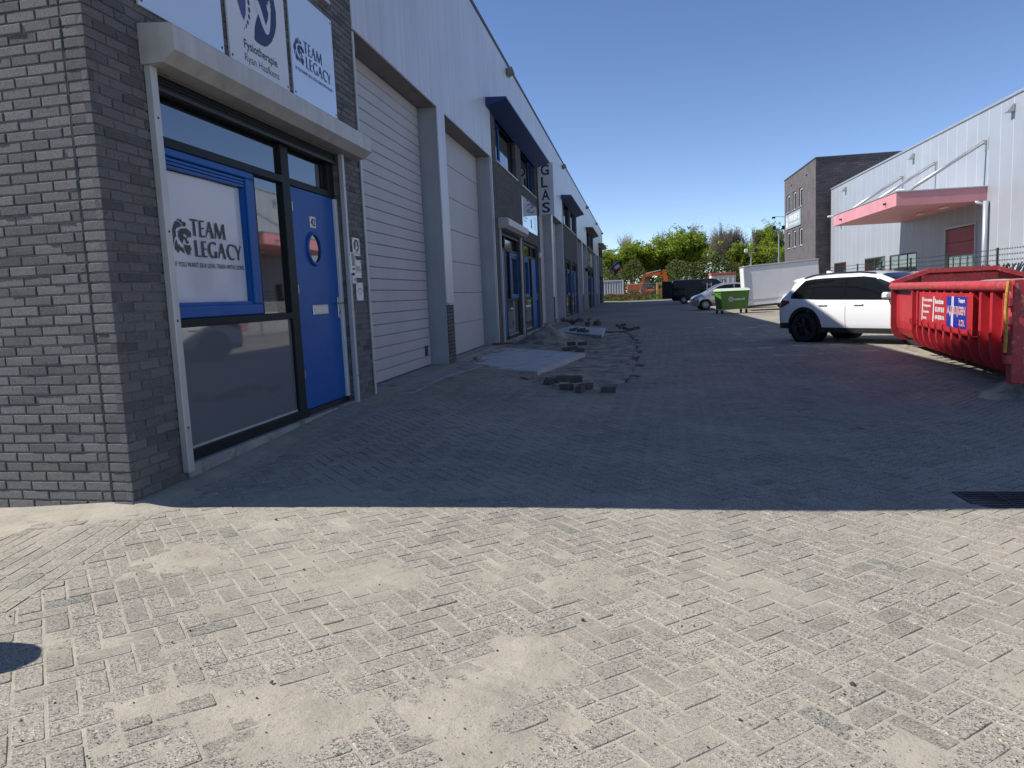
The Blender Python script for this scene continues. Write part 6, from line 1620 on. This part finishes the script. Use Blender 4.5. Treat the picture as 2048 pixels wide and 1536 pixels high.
def tree(kind, i, px_, top, Y, label, wide=1.0, rot=0.0):
    x = xat(px_, Y); zt = (float(on_y(px_, top, Y)[2])-GF)*1.04; a, b, c = protos[kind, i]; H = 10.0*.93 if kind == 'g' else 11.0
    t = bpy.data.objects.new('leafy_tree' if kind == 'g' else 'bare_tree', None); COL.objects.link(t); t.location = (x, Y, GF-.05)
    s = zt/H; t.scale = (s*wide, s*wide, s); t.rotation_euler = (0, 0, rot); tag(t, label, 'tree', 'leafy trees at the end of the street' if kind == 'g' else 'bare trees at the end of the street')
    for n, me in (('trunk', a), ('limbs', b), ('crown', c)):
        o = bpy.data.objects.new(n, me); COL.objects.link(o); o.parent = t
        if n == 'limbs': o.name = 'limbs'
for k, (kd, i, u, tp, Y, lab, wd, rt) in enumerate((
 ('g', 0, 1216, 503, 118, 'bright green tree right behind the far end of the unit row', .9, .3),
 ('g', 1, 1240, 492, 122, 'bright green tree above the white storage container', 1.15, 1.1),
 ('g', 2, 1300, 481, 121, 'full green tree above the excavator', 1.25, 2.2),
 ('g', 3, 1372, 468, 122, 'tall broad green tree above the black van', 1.25, .7),
 ('g', 0, 1392, 500, 119, 'lower green tree right of the broad tree above the van', 1.0, 2.9),
 ('g', 1, 1512, 488, 118, 'dense green tree behind the shorter lamp post', 1.25, 4.0),
 ('g', 2, 1540, 492, 121, 'green tree beside the tall lamp post', 1.2, 5.1),
 ('g', 3, 1528, 458, 134, 'slender pale green tree top between the lamp posts', .7, 1.9),
 ('g', 0, 1440, 552, 117, 'low dark green tree above the site cabin', 1.3, 3.3),
 ('g', 1, 1266, 512, 124, 'smaller green tree between the container and the excavator trees', 1.2, .9),
 ('g', 2, 1336, 508, 125, 'smaller green tree left of the broad tree above the van', 1.2, 1.4),
 ('g', 3, 1416, 545, 123, 'smaller green tree left of the site cabin', 1.3, 2.4),
 ('g', 0, 1474, 545, 124, 'low olive green tree right of the site cabin', 1.3, 5.4),
 ('g', 1, 1565, 500, 122, 'green tree partly hidden by the office block', 1.2, .1),
 ('b', 0, 1268, 468, 130, 'bare tree between the two left green trees', .9, .2),
 ('b', 1, 1345, 458, 132, 'tall bare tree left of the broad green tree', .95, 1.0),
 ('b', 2, 1384, 450, 136, 'bare tree top rising behind the broad green tree', .8, 2.0),
 ('b', 3, 1408, 455, 131, 'bare tree just right of the broad green tree', .9, 3.0),
 ('b', 0, 1430, 458, 133, 'brownish bare tree above the site cabin, second from the broad tree', .9, 4.0),
 ('b', 1, 1448, 452, 130, 'bare tree in the middle of the bare group', .9, 5.0),
 ('b', 2, 1466, 446, 132, 'tallest bare tree of the group', .9, .6),
 ('b', 3, 1486, 452, 131, 'bare tree at the right side of the bare group', .9, 1.6),
 ('b', 0, 1503, 458, 135, 'bare tree behind the shorter lamp post', .8, 2.6),
 ('b', 1, 1552, 455, 133, 'bare tree beside the office block edge', .8, 3.6),
 ('b', 2, 1322, 478, 134, 'thin bare tree behind the excavator boom', .7, 4.6))):
    tree(kd, i, u, tp, Y, lab, wd, rt)
# dark undergrowth under the trees
mb = MB(); R = random.Random(5)
for i in range(21000):
    x = R.uniform(xat(1205, 116), xat(1640, 116)); y = R.uniform(110, 122); z = GF+(R.random()**1.1)*4.6*(.55+.9*float(vnoise(x*.35, 3.0, 8))); s = R.uniform(.09, .22)
    u = Vector((R.gauss(0, 1), R.gauss(0, 1), R.gauss(0, 1))).normalized(); v = u.orthogonal().normalized(); c = Vector((x, y, z))
    mb.add([c-u*s, c+v*s*.7, c+u*s, c-v*s*.7], [(0, 1, 2, 3)])
o = mb.build('undergrowth', leaf_mat('shrub_leaf', (0.05, 0.065, 0.02), (0.13, 0.15, 0.045)), None, world=True, fix=False); stuff(o); tag(o, 'dark undergrowth below the trees at the end of the street', 'undergrowth')
# domed concrete post invented out of view, only to cast the rounded shadow
c = on_z(95, 1322, 0); t_ = SUN_TY; Hb = .95
bo = thing('added_bollard', 'domed concrete post added unseen just left of the picture to cast the rounded shadow', 'added_bollard', (c[0]-Hb/.957-.12, c[1]-Hb/.957*SUN_TY, float(gz(c[0], c[1]))))
mb = MB(); mb.lathe([(.15, 0), (.15, Hb-.14), (.135, Hb-.07), (.09, Hb-.02), (.001, Hb)], (0, 0, 0), 'z', 24); mb.build('post', M['oldconc'], bo, 40)
